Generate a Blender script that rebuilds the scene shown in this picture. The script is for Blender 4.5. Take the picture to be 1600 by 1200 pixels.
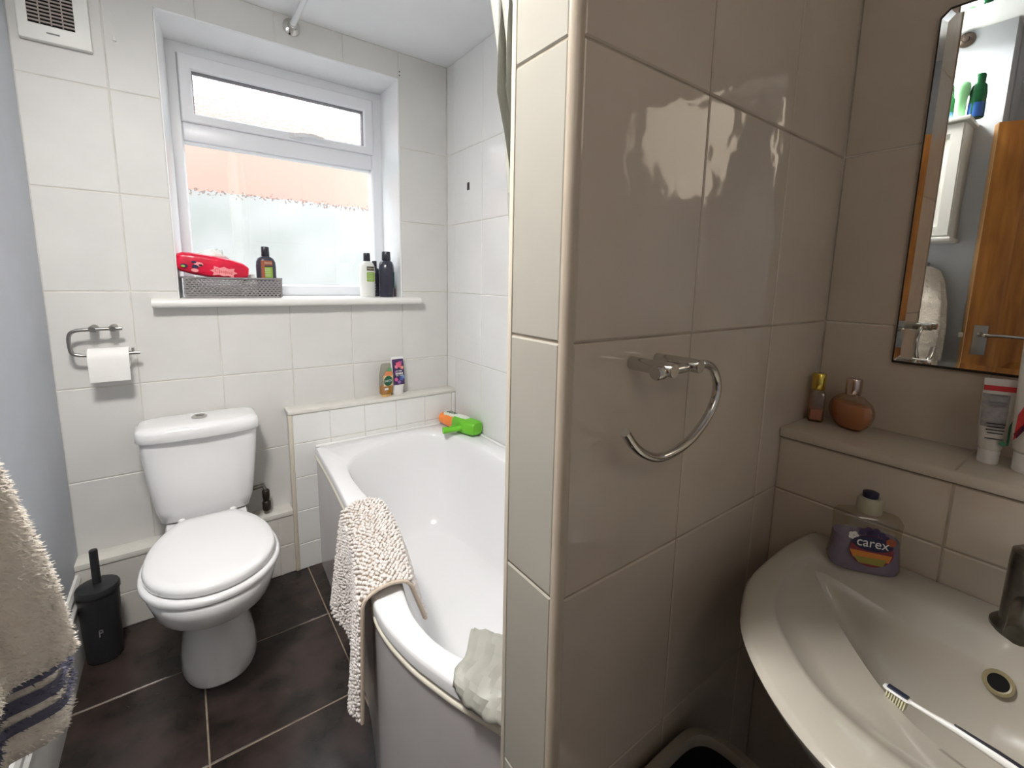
import bpy, bmesh, math, random
from mathutils import Vector, Matrix, Euler
random.seed(7)
S = bpy.context.scene
for o in list(bpy.data.objects): bpy.data.objects.remove(o)
COL = S.collection
PI = math.pi

# ------------------------------------------------------------------ camera
cam_d = bpy.data.cameras.new('camera'); cam = bpy.data.objects.new('camera', cam_d); COL.objects.link(cam)
YAW, PITCH, ROLL, FPX, CX, CY = 0.6462466924526468, 0.14669292765997097, 0.021442696841247996, 707.16, 817.63, 542.81
fw = Vector((math.sin(YAW)*math.cos(PITCH), math.cos(YAW)*math.cos(PITCH), -math.sin(PITCH)))
r0 = Vector((math.cos(YAW), -math.sin(YAW), 0)); u0 = r0.cross(fw)
rr = r0*math.cos(ROLL)+u0*math.sin(ROLL); uu = u0*math.cos(ROLL)-r0*math.sin(ROLL)
M = Matrix((rr, uu, -fw)).transposed().to_4x4(); M.translation = Vector((0, 0, 1.27))
cam.matrix_world = M
cam_d.sensor_fit = 'HORIZONTAL'; cam_d.sensor_width = 36; cam_d.lens = FPX/1600*36
cam_d.shift_x = (800-CX)/1600; cam_d.shift_y = (CY-600)/1600
cam_d.clip_start = 0.01; cam_d.clip_end = 60
S.camera = cam

# ------------------------------------------------------------------ world, lights, exposure
S.view_settings.view_transform = 'Standard'; S.view_settings.look = 'None'
S.view_settings.gamma = 1; S.view_settings.use_curve_mapping = False
S.view_settings.exposure = 0.62
w = bpy.data.worlds.new('world'); S.world = w; w.use_nodes = True
bg = w.node_tree.nodes['Background']; bg.inputs[0].default_value = (0.86, 0.93, 1.0, 1); bg.inputs[1].default_value = 4.4
pd = bpy.data.lights.new('window_daylight_portal', 'AREA'); pd.shape = 'RECTANGLE'; pd.size = 0.95; pd.size_y = 1.1
pd.cycles.is_portal = True
po = bpy.data.objects.new('window_daylight_portal', pd); COL.objects.link(po)
po.location = (0.42, 2.46, 1.66); po.rotation_euler = (-PI/2, 0, 0)
# flush ceiling lamp of the bathroom (its opal bowl is built with the fittings; this disc is its downward light)
ld = bpy.data.lights.new('ceiling_lamp_light', 'AREA'); ld.shape = 'DISK'; ld.size = 0.27; ld.energy = 17.5; ld.color = (1.0, 0.965, 0.93)
LAMP = (-0.18, 0.76)
lo = bpy.data.objects.new('ceiling_lamp_light', ld); COL.objects.link(lo); lo.location = (LAMP[0], LAMP[1], 2.195)
# unseen warm fill light added behind the camera to brighten the dim right side
hd = bpy.data.lights.new('added_fill_light', 'AREA'); hd.shape = 'RECTANGLE'; hd.size = 0.5; hd.size_y = 0.5; hd.energy = 1.35; hd.color = (1.0, 0.84, 0.66)
ho_ = bpy.data.objects.new('added_fill_light', hd); COL.objects.link(ho_); ho_.location = (-0.15, -0.85, 2.0); ho_.rotation_euler = (math.radians(60), 0, math.radians(-25))

# ------------------------------------------------------------------ materials
MATS = {}
def nodes_of(m):
    m.use_nodes = True
    return m.node_tree, m.node_tree.nodes['Principled BSDF']
def mat(name, col, rough=0.5, metal=0.0, spec=0.5, noise=0.0, nscale=20, bump=0.0, bscale=50, coat=0.0, col2=None, emis=0, trans=0, ior=1.45, bdist=0.002, stretch=None, rand=True, ramp=(0.35, 0.65), sheen=0):
    if name in MATS: return MATS[name]
    m = bpy.data.materials.new(name); MATS[name] = m
    nt, b = nodes_of(m); N = nt.nodes.new; L = nt.links.new
    b.inputs['Base Color'].default_value = (*col, 1)
    b.inputs['Roughness'].default_value = rough; b.inputs['Metallic'].default_value = metal
    b.inputs['Specular IOR Level'].default_value = spec; b.inputs['IOR'].default_value = ior
    b.inputs['Coat Weight'].default_value = coat; b.inputs['Transmission Weight'].default_value = trans
    if sheen: b.inputs['Sheen Weight'].default_value = sheen
    if emis: b.inputs['Emission Color'].default_value = (*col, 1); b.inputs['Emission Strength'].default_value = emis
    if noise or bump or col2:
        tc = N('ShaderNodeTexCoord'); vec = tc.outputs['Object']
        if rand:
            oi = N('ShaderNodeObjectInfo'); mul = N('ShaderNodeVectorMath'); mul.operation = 'SCALE'
            comb = N('ShaderNodeCombineXYZ')
            for k in range(3): L(oi.outputs['Random'], comb.inputs[k])
            L(comb.outputs[0], mul.inputs[0]); mul.inputs['Scale'].default_value = 13.0
            add = N('ShaderNodeVectorMath'); L(vec, add.inputs[0]); L(mul.outputs[0], add.inputs[1]); vec = add.outputs[0]
        if stretch:
            mp = N('ShaderNodeMapping'); mp.inputs['Scale'].default_value = stretch; L(vec, mp.inputs[0]); vec = mp.outputs[0]
        if noise or col2:
            n = N('ShaderNodeTexNoise'); n.inputs['Scale'].default_value = nscale; n.inputs['Detail'].default_value = 5; L(vec, n.inputs['Vector'])
            rp = N('ShaderNodeValToRGB'); L(n.outputs['Fac'], rp.inputs[0])
            c2 = col2 if col2 else tuple(max(0, c*(1-noise)) for c in col)
            rp.color_ramp.elements[0].position = ramp[0]; rp.color_ramp.elements[1].position = ramp[1]
            rp.color_ramp.elements[0].color = (*c2, 1); rp.color_ramp.elements[1].color = (*col, 1)
            L(rp.outputs[0], b.inputs['Base Color'])
        if bump:
            n2 = N('ShaderNodeTexNoise'); n2.inputs['Scale'].default_value = bscale; n2.inputs['Detail'].default_value = 2; L(vec, n2.inputs['Vector'])
            bp = N('ShaderNodeBump'); bp.inputs['Strength'].default_value = bump; bp.inputs['Distance'].default_value = bdist
            L(n2.outputs['Fac'], bp.inputs['Height']); L(bp.outputs[0], b.inputs['Normal'])
            if coat: L(bp.outputs[0], b.inputs['Coat Normal'])
    return m

TILE = mat('cream_gloss_tile', (0.71, 0.70, 0.675), 0.42, spec=0.3, noise=0.05, nscale=6, bump=0.35, bscale=9, bdist=0.004)
TILE_W = mat('white_gloss_tile', (0.80, 0.80, 0.785), 0.14, spec=0.42, noise=0.03, nscale=6, bump=0.35, bscale=9, bdist=0.004)
TILE_P = mat('beige_gloss_tile', (0.64, 0.56, 0.47), 0.06, spec=0.6, noise=0.09, nscale=5, bump=0.5, bscale=12, bdist=0.004)
GROUT = mat('pale_grout', (0.74, 0.71, 0.64), 0.9, noise=0.25, nscale=14)
GROUT_P = mat('tan_grout', (0.46, 0.39, 0.31), 0.9, noise=0.3, nscale=14)
TRIM = mat('cream_tile_trim', (0.70, 0.64, 0.53), 0.25, noise=0.08, nscale=12)
TRIM_P = mat('beige_tile_trim', (0.60, 0.52, 0.42), 0.2, noise=0.1, nscale=12)
LEDGE = mat('ledge_tile', (0.76, 0.74, 0.68), 0.25, noise=0.08, nscale=14)
FLOORT = mat('dark_floor_tile', (0.052, 0.036, 0.032), 0.24, spec=0.5, col2=(0.018, 0.014, 0.012), nscale=9, bump=0.25, bscale=60, bdist=0.001)
FGROUT = mat('floor_grout', (0.34, 0.27, 0.20), 0.9, noise=0.35, nscale=30)
PAINT = mat('pale_blue_grey_paint', (0.52, 0.55, 0.60), 0.6, noise=0.05, nscale=8, bump=0.1, bscale=120, bdist=0.0005)
CEILP = mat('ceiling_paint', (0.90, 0.915, 0.93), 0.8, noise=0.03, nscale=4, bump=0.15, bscale=60, bdist=0.001)
UPVC = mat('white_plastic_frame', (0.80, 0.81, 0.84), 0.28)
REVEAL = mat('white_painted_reveal', (0.86, 0.87, 0.88), 0.5, noise=0.03, nscale=10)
GLOSSW = mat('white_gloss_paint', (0.78, 0.77, 0.74), 0.3, noise=0.05, nscale=10)
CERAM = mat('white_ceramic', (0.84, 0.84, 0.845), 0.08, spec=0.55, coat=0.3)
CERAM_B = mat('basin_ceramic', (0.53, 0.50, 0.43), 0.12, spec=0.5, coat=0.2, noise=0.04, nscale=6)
ACRYL = mat('white_bath_acrylic', (0.86, 0.86, 0.87), 0.10, spec=0.5)
PANEL = mat('bath_panel_plastic', (0.62, 0.59, 0.59), 0.16, spec=0.6, noise=0.05, nscale=5, bump=0.1, bscale=4, bdist=0.003)
BEAD = mat('cream_plastic_bead', (0.82, 0.78, 0.66), 0.35)
CHROME = mat('chrome', (0.62, 0.61, 0.58), 0.10, metal=1.0)
BRUSHED = mat('dull_chrome', (0.36, 0.35, 0.33), 0.28, metal=1.0)
OLDCH = mat('limescaled_chrome', (0.30, 0.29, 0.26), 0.30, metal=1.0, noise=0.5, nscale=35, bump=0.3, bscale=60)
BLACKP = mat('matt_black_plastic', (0.022, 0.022, 0.024), 0.42)
BLACKG = mat('gloss_black_plastic', (0.03, 0.03, 0.04), 0.25)
WHITEP = mat('white_plastic', (0.84, 0.84, 0.82), 0.3)
DARK = mat('dark_void', (0.004, 0.004, 0.004), 0.9)
PAPER = mat('tissue_paper', (0.88, 0.87, 0.84), 0.9, bump=0.3, bscale=150, bdist=0.001)
WOOD = mat('orange_pine', (0.46, 0.19, 0.035), 0.35, col2=(0.24, 0.08, 0.012), nscale=5, stretch=(6, 6, 0.6), rand=False, coat=0.2)
WOODL = mat('lit_pine_edge', (0.72, 0.42, 0.18), 0.45, noise=0.15, nscale=6, stretch=(6, 6, 0.6))  # light falling on the door edge, put into a paler pine colour
MIRR = mat('silver_mirror', (0.90, 0.91, 0.89), 0.0, metal=1.0)
MEDGE = mat('chipped_mirror_edge', (0.035, 0.025, 0.015), 0.5, noise=0.6, nscale=60)
GREYB = mat('grey_plastic_basket', (0.27, 0.255, 0.255), 0.45)
CURT = mat('grey_green_vinyl', (0.40, 0.40, 0.35), 0.42, noise=0.12, nscale=18, bump=0.6, bscale=30, bdist=0.004)
TERRY = mat('cream_terry', (0.86, 0.80, 0.72), 0.95, noise=0.12, nscale=40, sheen=0.3)
TERRYG = mat('grey_blue_terry', (0.13, 0.13, 0.19), 0.95)
CHEN = mat('cream_chenille', (0.86, 0.80, 0.76), 0.9, noise=0.1, nscale=60, rand=False, sheen=0.2)
BIND = mat('beige_mat_binding', (0.62, 0.52, 0.42), 0.8)
OUTW = None

def glass_mat(name, tint, refl, rough=0.0, bumps=0, scale=60):
    m = bpy.data.materials.new(name); m.use_nodes = True; nt = m.node_tree; nt.nodes.clear(); N = nt.nodes.new; L = nt.links.new
    out = N('ShaderNodeOutputMaterial'); mix = N('ShaderNodeMixShader'); t = N('ShaderNodeBsdfTransparent'); g = N('ShaderNodeBsdfGlossy')
    t.inputs[0].default_value = (*tint, 1); g.inputs['Roughness'].default_value = rough
    mix.inputs[0].default_value = refl
    L(t.outputs[0], mix.inputs[1]); L(g.outputs[0], mix.inputs[2]); L(mix.outputs[0], out.inputs[0])
    if bumps:
        tc = N('ShaderNodeTexCoord'); v = N('ShaderNodeTexVoronoi'); v.inputs['Scale'].default_value = scale; L(tc.outputs['Object'], v.inputs['Vector'])
        bp = N('ShaderNodeBump'); bp.inputs['Strength'].default_value = bumps; bp.inputs['Distance'].default_value = 0.003
        L(v.outputs[0], bp.inputs['Height'])
        tr = N('ShaderNodeBsdfRefraction'); tr.inputs['IOR'].default_value = 1.25; tr.inputs['Roughness'].default_value = 0.0
        L(bp.outputs[0], tr.inputs['Normal']); L(bp.outputs[0], g.inputs['Normal'])
        mx = N('ShaderNodeMixShader'); mx.inputs[0].default_value = 0.55
        L(t.outputs[0], mx.inputs[1]); L(tr.outputs[0], mx.inputs[2]); L(mx.outputs[0], mix.inputs[1])
    MATS[name] = m; return m
GLASS = glass_mat('window_glass', (0.96, 0.98, 0.97), 0.05)
GLASS_R = glass_mat('rain_spotted_glass', (0.97, 0.98, 0.98), 0.06, bumps=0.9, scale=110)
CLEARP = glass_mat('clear_bottle_plastic', (0.80, 0.80, 0.74), 0.10, rough=0.1)
PERF = glass_mat('perfume_glass', (0.86, 0.78, 0.68), 0.10, rough=0.05)

# ------------------------------------------------------------------ object helpers
def info(o, label=None, cat=None, group=None, kind=None):
    if label: o['label'] = label
    if cat: o['category'] = cat
    if group: o['group'] = group
    if kind: o['kind'] = kind
    return o
def empty(name, loc=(0, 0, 0), rot=(0, 0, 0), **k):
    o = bpy.data.objects.new(name, None); COL.objects.link(o); o.location = loc; o.rotation_euler = rot
    o.empty_display_size = 0.05
    return info(o, **k)
class MB:
    def __init__(s): s.v = []; s.f = []; s.mi = []
    def add(s, vs, fs, mi=0):
        n = len(s.v); s.v += [tuple(v) for v in vs]; s.f += [tuple(i+n for i in f) for f in fs]; s.mi += [mi]*len(fs); return s
    def box(s, lo, hi, mi=0):
        x0, y0, z0 = lo; x1, y1, z1 = hi
        return s.add([(x0,y0,z0),(x1,y0,z0),(x1,y1,z0),(x0,y1,z0),(x0,y0,z1),(x1,y0,z1),(x1,y1,z1),(x0,y1,z1)],
                     [(0,3,2,1),(4,5,6,7),(0,1,5,4),(1,2,6,5),(2,3,7,6),(3,0,4,7)], mi)
    def loft(s, rings, closed=True, cap0=True, cap1=True, mi=0):
        n = len(rings[0]); vs = [p for r in rings for p in r]; fs = []
        for i in range(len(rings)-1):
            for j in range(n if closed else n-1):
                k = (j+1) % n
                fs.append((i*n+j, i*n+k, (i+1)*n+k, (i+1)*n+j))
        if cap0 and closed: fs.append(tuple(reversed(range(n))))
        if cap1 and closed: fs.append(tuple((len(rings)-1)*n+j for j in range(n)))
        return s.add(vs, fs, mi)
    def lathe(s, prof, c=(0, 0, 0), axis='z', n=24, cap0=True, cap1=True, mi=0, sx=1, sy=1):
        rings = []
        for r, h in prof:
            ring = []
            for j in range(n):
                a = 2*PI*j/n; p, q = r*math.cos(a)*sx, r*math.sin(a)*sy
                if axis == 'z': P = (c[0]+p, c[1]+q, c[2]+h)
                elif axis == 'y': P = (c[0]+q, c[1]+h, c[2]+p)
                else: P = (c[0]+h, c[1]+p, c[2]+q)
                ring.append(P)
            rings.append(ring)
        return s.loft(rings, True, cap0, cap1, mi)
    def tube(s, pts, r, n=12, caps=True, mi=0, flat=1.0):
        pts = [Vector(p) for p in pts]; rings = []; prev = None
        for i, p in enumerate(pts):
            t = (pts[min(i+1, len(pts)-1)]-pts[max(i-1, 0)]).normalized()
            if prev is None:
                a = Vector((0, 0, 1)) if abs(t.z) < 0.9 else Vector((1, 0, 0)); nrm = t.cross(a).normalized()
            else:
                nrm = (prev-t*prev.dot(t)).normalized()
            prev = nrm; b = t.cross(nrm)
            rad = r[i] if isinstance(r, (list, tuple)) else r
            rings.append([tuple(p+nrm*rad*math.cos(2*PI*j/n)+b*rad*flat*math.sin(2*PI*j/n)) for j in range(n)])
        return s.loft(rings, True, caps, caps, mi)
    def build(s, name, mats, parent=None, smooth=35, bevel=0, seg=2, **k):
        me = bpy.data.meshes.new(name); me.from_pydata(s.v, [], s.f)
        if not isinstance(mats, (list, tuple)): mats = [mats]
        for m in mats: me.materials.append(m)
        for p, i in zip(me.polygons, s.mi): p.material_index = i
        bm = bmesh.new(); bm.from_mesh(me); bmesh.ops.recalc_face_normals(bm, faces=bm.faces)
        if bevel:
            es = [e for e in bm.edges if len(e.link_faces) == 2 and e.calc_face_angle(0) > 0.6]
            bmesh.ops.bevel(bm, geom=es, offset=bevel, segments=seg, profile=0.6, affect='EDGES', clamp_overlap=True)
        bm.to_mesh(me); bm.free()
        if smooth:
            for p in me.polygons: p.use_smooth = True
            me.set_sharp_from_angle(angle=math.radians(smooth))
        o = bpy.data.objects.new(name, me); COL.objects.link(o)
        if parent: o.parent = parent
        return info(o, **k)
def sup(cx, cy, z, a, b, n=32, e=2.0, b2=None):
    """superellipse ring; b2 = half length on the +y side"""
    R = []
    for j in range(n):
        t = 2*PI*j/n; c, s_ = math.cos(t), math.sin(t)
        bb = b2 if (b2 is not None and s_ > 0) else b
        R.append((cx+a*math.copysign(abs(c)**(2/e), c), cy+bb*math.copysign(abs(s_)**(2/e), s_), z))
    return R
def catmull(P, closed=False, k=8):
    P = [Vector(p) for p in P]; n = len(P); out = []
    for i in range(n if closed else n-1):
        g = lambda j: P[j % n] if closed else P[max(0, min(n-1, j))]
        p0, p1, p2, p3 = g(i-1), g(i), g(i+1), g(i+2)
        for q in range(k):
            t = q/k
            out.append(0.5*((2*p1)+(p2-p0)*t+(2*p0-5*p1+4*p2-p3)*t*t+(3*p1-p0-3*p2+p3)*t**3))
    if not closed: out.append(P[-1])
    return out
def text(name, body, size, mtl, parent, M4, extrude=0.0003, width=None, spacing=1.0):
    c = bpy.data.curves.new(name, 'FONT'); c.body = body; c.size = size; c.extrude = extrude; c.align_x = 'CENTER'; c.align_y = 'CENTER'; c.space_character = spacing
    tmp = bpy.data.objects.new(name+'_tmp', c); COL.objects.link(tmp)
    dg = bpy.context.evaluated_depsgraph_get(); dg.update()
    me = bpy.data.meshes.new_from_object(tmp.evaluated_get(dg)); bpy.data.objects.remove(tmp); bpy.data.curves.remove(c)
    if width:
        xs = [v.co.x for v in me.vertices]; sc = width/max(1e-6, max(xs)-min(xs))
        for v in me.vertices: v.co.x *= sc
    me.transform(M4); me.materials.clear(); me.materials.append(mtl)
    o = bpy.data.objects.new(name, me); COL.objects.link(o); o.parent = parent
    return o
def flat(name, pts, mtl, parent, M4, t=0.0004):
    """thin printed patch: polygon in local XY, mapped by M4"""
    n = len(pts); v = [M4 @ Vector((x, y, 0)) for x, y in pts]+[M4 @ Vector((x, y, t)) for x, y in pts]
    b = MB(); b.add(v, [tuple(reversed(range(n))), tuple(range(n, 2*n))]+[(i, (i+1) % n, n+(i+1) % n, n+i) for i in range(n)])
    return b.build(name, mtl, parent, smooth=0)
def circ(r, n=24, sx=1, sy=1, cx=0, cy=0): return [(cx+r*sx*math.cos(2*PI*i/n), cy+r*sy*math.sin(2*PI*i/n)) for i in range(n)]
def frame(o, x, y):
    """matrix with local X, Y axes given and origin o"""
    x = Vector(x).normalized(); y = Vector(y).normalized(); z = x.cross(y)
    m = Matrix((x, y, z)).transposed().to_4x4(); m.translation = Vector(o); return m
def cyl_patch(name, cx, cy, r, a0, a1, z0, z1, mtl, parent, n=10, mi=0, rx=None, ry=None, lift=0.0004):
    rx = (rx or r)+lift; ry = (ry or r)+lift; b = MB(); R0 = []; R1 = []
    for i in range(n+1):
        a = a0+(a1-a0)*i/n; R0.append((cx+rx*math.cos(a), cy+ry*math.sin(a), z0)); R1.append((cx+rx*math.cos(a), cy+ry*math.sin(a), z1))
    b.loft([R0, R1], closed=False); return b.build(name, mtl, parent)

# ------------------------------------------------------------------ tiles
TCACHE = {}
def tile_mesh(poly, t, mtl, gap=0.0012, bev=0.0022):
    """rectilinear polygon (local u,v about its centre) -> thin bevelled tile"""
    key = (tuple((round(a, 4), round(b, 4)) for a, b in poly), t, mtl.name)
    if key in TCACHE: return TCACHE[key]
    def inset(P, d):
        n = len(P); out = []
        for i in range(n):
            p0, p1, p2 = Vector(P[i-1]), Vector(P[i]), Vector(P[(i+1) % n])
            e1 = (p1-p0).normalized(); e2 = (p2-p1).normalized()
            out.append(tuple(p1+Vector((-e1.y, e1.x))*d+Vector((-e2.y, e2.x))*d))
        return out
    A = inset(poly, gap); B = inset(poly, gap+bev); n = len(A)
    vs = [(x, y, 0) for x, y in A]+[(x, y, t-bev*0.7) for x, y in A]+[(x, y, t) for x, y in B]
    fs = [(i, (i+1) % n, n+(i+1) % n, n+i) for i in range(n)]+[(n+i, n+(i+1) % n, 2*n+(i+1) % n, 2*n+i) for i in range(n)]+[tuple(range(2*n, 3*n))]
    me = bpy.data.meshes.new('tile'); me.from_pydata(vs, [], fs); me.materials.append(mtl); TCACHE[key] = me
    return me
def tiling(parent, origin, U, V, us, vs, mtl, holes=(), t=0.006, name='tile', gap=0.0012):
    """tiles between joint coordinates us x vs, minus rectangular holes"""
    U = Vector(U); V = Vector(V); Nn = U.cross(V); O = Vector(origin)
    for a, b in zip(us, us[1:]):
        for c, d in zip(vs, vs[1:]):
            poly = [(a, c), (b, c), (b, d), (a, d)]; skip = False
            for (h0, h1, k0, k1) in holes:
                x0, x1, y0, y1 = max(a, h0), min(b, h1), max(c, k0), min(d, k1)
                if x1-x0 < 1e-4 or y1-y0 < 1e-4: continue
                L_, R_, B_, T_ = x0 <= a+1e-4, x1 >= b-0.008, y0 <= c+1e-4, y1 >= d-1e-4
                if L_ and R_ and B_ and T_: skip = True
                elif L_ and R_: poly = [(a, c), (b, c), (b, y0), (a, y0)] if T_ else [(a, y1), (b, y1), (b, d), (a, d)]
                elif B_ and T_: poly = [(x1, c), (b, c), (b, d), (x1, d)] if L_ else [(a, c), (x0, c), (x0, d), (a, d)]
                elif R_ and B_: poly = [(a, c), (x0, c), (x0, y1), (b, y1), (b, d), (a, d)]
                elif R_ and T_: poly = [(a, c), (b, c), (b, y0), (x0, y0), (x0, d), (a, d)]
                elif L_ and B_: poly = [(x1, c), (b, c), (b, d), (a, d), (a, y1), (x1, y1)]
                elif L_ and T_: poly = [(a, c), (b, c), (b, d), (x1, d), (x1, y0), (a, y0)]
            if skip: continue
            mx = (a+b)/2; my = (c+d)/2
            me = tile_mesh([(x-mx, y-my) for x, y in poly], t, mtl, gap)
            o = bpy.data.objects.new(name, me); COL.objects.link(o); o.parent = parent
            m4 = Matrix((U, V, Nn)).transposed().to_4x4(); m4.translation = O+U*mx+V*my+Nn*random.uniform(-.0003, .0003)
            o.matrix_local = m4 @ Euler((random.uniform(-.0012, .0012), random.uniform(-.0012, .0012), 0)).to_matrix().to_4x4()

LX, RX, WY, CZ, NY = -0.357, 1.09, 2.0986, 2.266, -0.95
ROWS = [0.0, 0.216, 0.545, 0.874, 1.203, 1.532, 1.863, 2.193, CZ]
T = 0.006
# ------------------------------------------------------------------ floor, ceiling
fl = MB().box((-0.75, NY-0.1, -0.12), (RX+0.15, WY+0.3, -0.0015)).build('floor', FGROUT, smooth=0, kind='structure', label='dark brown square floor tiles with pale grout lines', cat='floor')
tiling(fl, (0, 0, -0.006), (1, 0, 0), (0, 1, 0), [-0.62, -0.418, -0.028, 0.362, 0.752, RX], [NY, -0.67, -0.28, 0.11, 0.502, 0.893, 1.284, 1.676, 2.068], FLOORT, gap=0.0022)
MB().box((-0.75, NY-0.1, CZ), (RX+0.15, WY+0.3, CZ+0.1)).build('ceiling', CEILP, smooth=0, kind='structure', label='plain white painted ceiling', cat='ceiling')

# ------------------------------------------------------------------ window wall (with opening)
WX0, WX1, WZ0, WZ1 = -0.009, 0.845, 1.178, 2.153
G = .0018
b = MB(); y0, y1 = WY+G, WY+0.34
for lo_, hi_ in (((LX-.3, y0, -.1), (WX0, y1, CZ+.05)), ((WX1, y0, -.1), (RX+.15, y1, CZ+.05)), ((WX0, y0, -.1), (WX1, y1, WZ0-.03)), ((WX0, y0, WZ1), (WX1, y1, CZ+.05))): b.box(lo_, hi_)
wf = b.build('wall_far', GROUT, smooth=0, kind='structure', label='white tiled wall with the window behind the toilet', cat='wall')
tiling(wf, (0, WY+T, 0), (1, 0, 0), (0, 0, 1), [LX, -0.144, 0.106, 0.356, 0.608, 0.848, RX], ROWS[:7]+[CZ], TILE, holes=[(WX0, WX1, 1.148, WZ1)])
for dz in (0, .016): MB().lathe([(.0028, -.001), (.0028, .0)], c=(.853, WY-.0004, 2.169+dz), axis='y', n=10).build('screw_hole', DARK, wf, smooth=0)
# painted reveal lining
b = MB(); yl = WY-0.001
b.add([(WX0-.001, yl, WZ0), (WX0+.002, yl, WZ0), (.015, 2.33, WZ0), (WX0-.001, 2.33, WZ0), (WX0-.001, yl, WZ1), (WX0+.002, yl, WZ1), (.015, 2.33, WZ1), (WX0-.001, 2.33, WZ1)], [(0,3,2,1),(4,5,6,7),(0,1,5,4),(1,2,6,5),(2,3,7,6),(3,0,4,7)]); b.box((WX1-.004, yl, WZ0), (WX1+.002, 2.33, WZ1)); b.box((WX0, yl, WZ1-.004), (WX1, 2.33, WZ1+.002))
b.build('window_reveal', REVEAL, wf, smooth=0, label='bright white painted window reveal')

# neighbour outside
wm = bpy.data.materials.new('mouldy_rendered_wall'); nt, pb = nodes_of(wm); N = nt.nodes.new; L = nt.links.new
tc = N('ShaderNodeTexCoord'); sx = N('ShaderNodeSeparateXYZ'); L(tc.outputs['Object'], sx.inputs[0])
n1 = N('ShaderNodeTexNoise'); n1.inputs['Scale'].default_value = 2.2; n1.inputs['Detail'].default_value = 8; L(tc.outputs['Object'], n1.inputs['Vector'])
r1 = N('ShaderNodeValToRGB'); L(n1.outputs['Fac'], r1.inputs[0]); r1.color_ramp.elements[0].position = .35; r1.color_ramp.elements[1].position = .7
r1.color_ramp.elements[0].color = (0.25, 0.245, 0.23, 1); r1.color_ramp.elements[1].color = (0.33, 0.315, 0.305, 1)
red = N('ShaderNodeMix'); red.data_type = 'RGBA'; red.inputs['B'].default_value = (0.42, 0.21, 0.17, 1); L(r1.outputs[0], red.inputs['A'])
n2 = N('ShaderNodeTexNoise'); n2.inputs['Scale'].default_value = 30; L(tc.outputs['Object'], n2.inputs['Vector'])
ad = N('ShaderNodeMath'); ad.operation = 'MULTIPLY_ADD'; ad.inputs[1].default_value = 0.05; L(n2.outputs['Fac'], ad.inputs[0]); L(sx.outputs['Z'], ad.inputs[2])
st = N('ShaderNodeMath'); st.operation = 'GREATER_THAN'; st.inputs[1].default_value = 1.815; L(ad.outputs[0], st.inputs[0]); L(st.outputs[0], red.inputs['Factor'])
# dark mould specks just along the join
d1 = N('ShaderNodeMath'); d1.operation = 'SUBTRACT'; d1.inputs[1].default_value = 1.785; L(sx.outputs['Z'], d1.inputs[0])
d2 = N('ShaderNodeMath'); d2.operation = 'ABSOLUTE'; L(d1.outputs[0], d2.inputs[0])
d3 = N('ShaderNodeMath'); d3.operation = 'MULTIPLY_ADD'; d3.inputs[1].default_value = 5.5; L(d2.outputs[0], d3.inputs[0])
n3 = N('ShaderNodeTexNoise'); n3.inputs['Scale'].default_value = 62; n3.inputs['Detail'].default_value = 3; L(tc.outputs['Object'], n3.inputs['Vector'])
inv = N('ShaderNodeMath'); inv.operation = 'SUBTRACT'; inv.inputs[0].default_value = 1.0; L(n3.outputs['Fac'], inv.inputs[1]); L(inv.outputs[0], d3.inputs[2])
lt = N('ShaderNodeMath'); lt.operation = 'LESS_THAN'; lt.inputs[1].default_value = 0.50; L(d3.outputs[0], lt.inputs[0])
dk = N('ShaderNodeMix'); dk.data_type = 'RGBA'; dk.inputs['B'].default_value = (0.16, 0.11, 0.10, 1); L(red.outputs['Result'], dk.inputs['A']); L(lt.outputs[0], dk.inputs['Factor'])
L(dk.outputs['Result'], pb.inputs['Base Color']); pb.inputs['Roughness'].default_value = 0.9
MB().box((-3, 3.6, -0.5), (5.5, 3.9, 2.40)).build('neighbouring_wall', wm, smooth=0, label='mould-stained rendered wall outside, salmon pink along its top and off-white below', cat='outside wall')
MB().box((-3, 2.46, -0.6), (5.5, 3.6, -0.5)).build('alley_ground', mat('alley_concrete', (0.35, 0.34, 0.32), 0.9, noise=0.2), smooth=0, label='concrete alley ground outside below the window', cat='ground', kind='structure')

# window
win = empty('window_1', (0.42, 2.318, WZ0), kind='structure', label='white plastic framed window with a top-hung vent above a fixed pane', cat='window')
def ring_frame(bld, x0, x1, z0, z1, wl, wr, wb, wt, ya, yb, c=0.006):
    """mitred rectangular frame with chamfered inner edge"""
    o = [(x0, z0), (x1, z0), (x1, z1), (x0, z1)]; i_ = [(x0+wl, z0+wb), (x1-wr, z0+wb), (x1-wr, z1-wt), (x0+wl, z1-wt)]
    q = [(x0+wl-c, z0+wb-c), (x1-wr+c, z0+wb-c), (x1-wr+c, z1-wt+c), (x0+wl-c, z1-wt+c)]
    o2 = [(x0+c/2, z0+c/2), (x1-c/2, z0+c/2), (x1-c/2, z1-c/2), (x0+c/2, z1-c/2)]
    seq = [(o, yb), (o, ya+c/2), (o2, ya), (q, ya), (i_, ya+c*1.3), (i_, yb)]
    v = [(x, y, z) for r, y in seq for x, z in r]; f = []
    for k in range(len(seq)):
        kk = (k+1) % len(seq)
        for j in range(4): f.append((k*4+j, k*4+(j+1) % 4, kk*4+(j+1) % 4, kk*4+j))
    bld.add(v, f)
def wp(o): o.parent = win; o.matrix_parent_inverse = win.matrix_basis.inverted(); return o
b = MB(); ring_frame(b, -0.010, WX1+.001, WZ0, WZ1-0.002, .061, .055, .05, .047, 2.318, 2.38)
wp(b.build('window_frame', UPVC, smooth=20))
b = MB(); b.box((0.051, 2.320, 1.792), (0.791, 2.378, 1.862)); b.box((0.051, 2.335, 1.782), (0.791, 2.37, 1.794))
wp(b.build('transom', UPVC, bevel=0.005))
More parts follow.
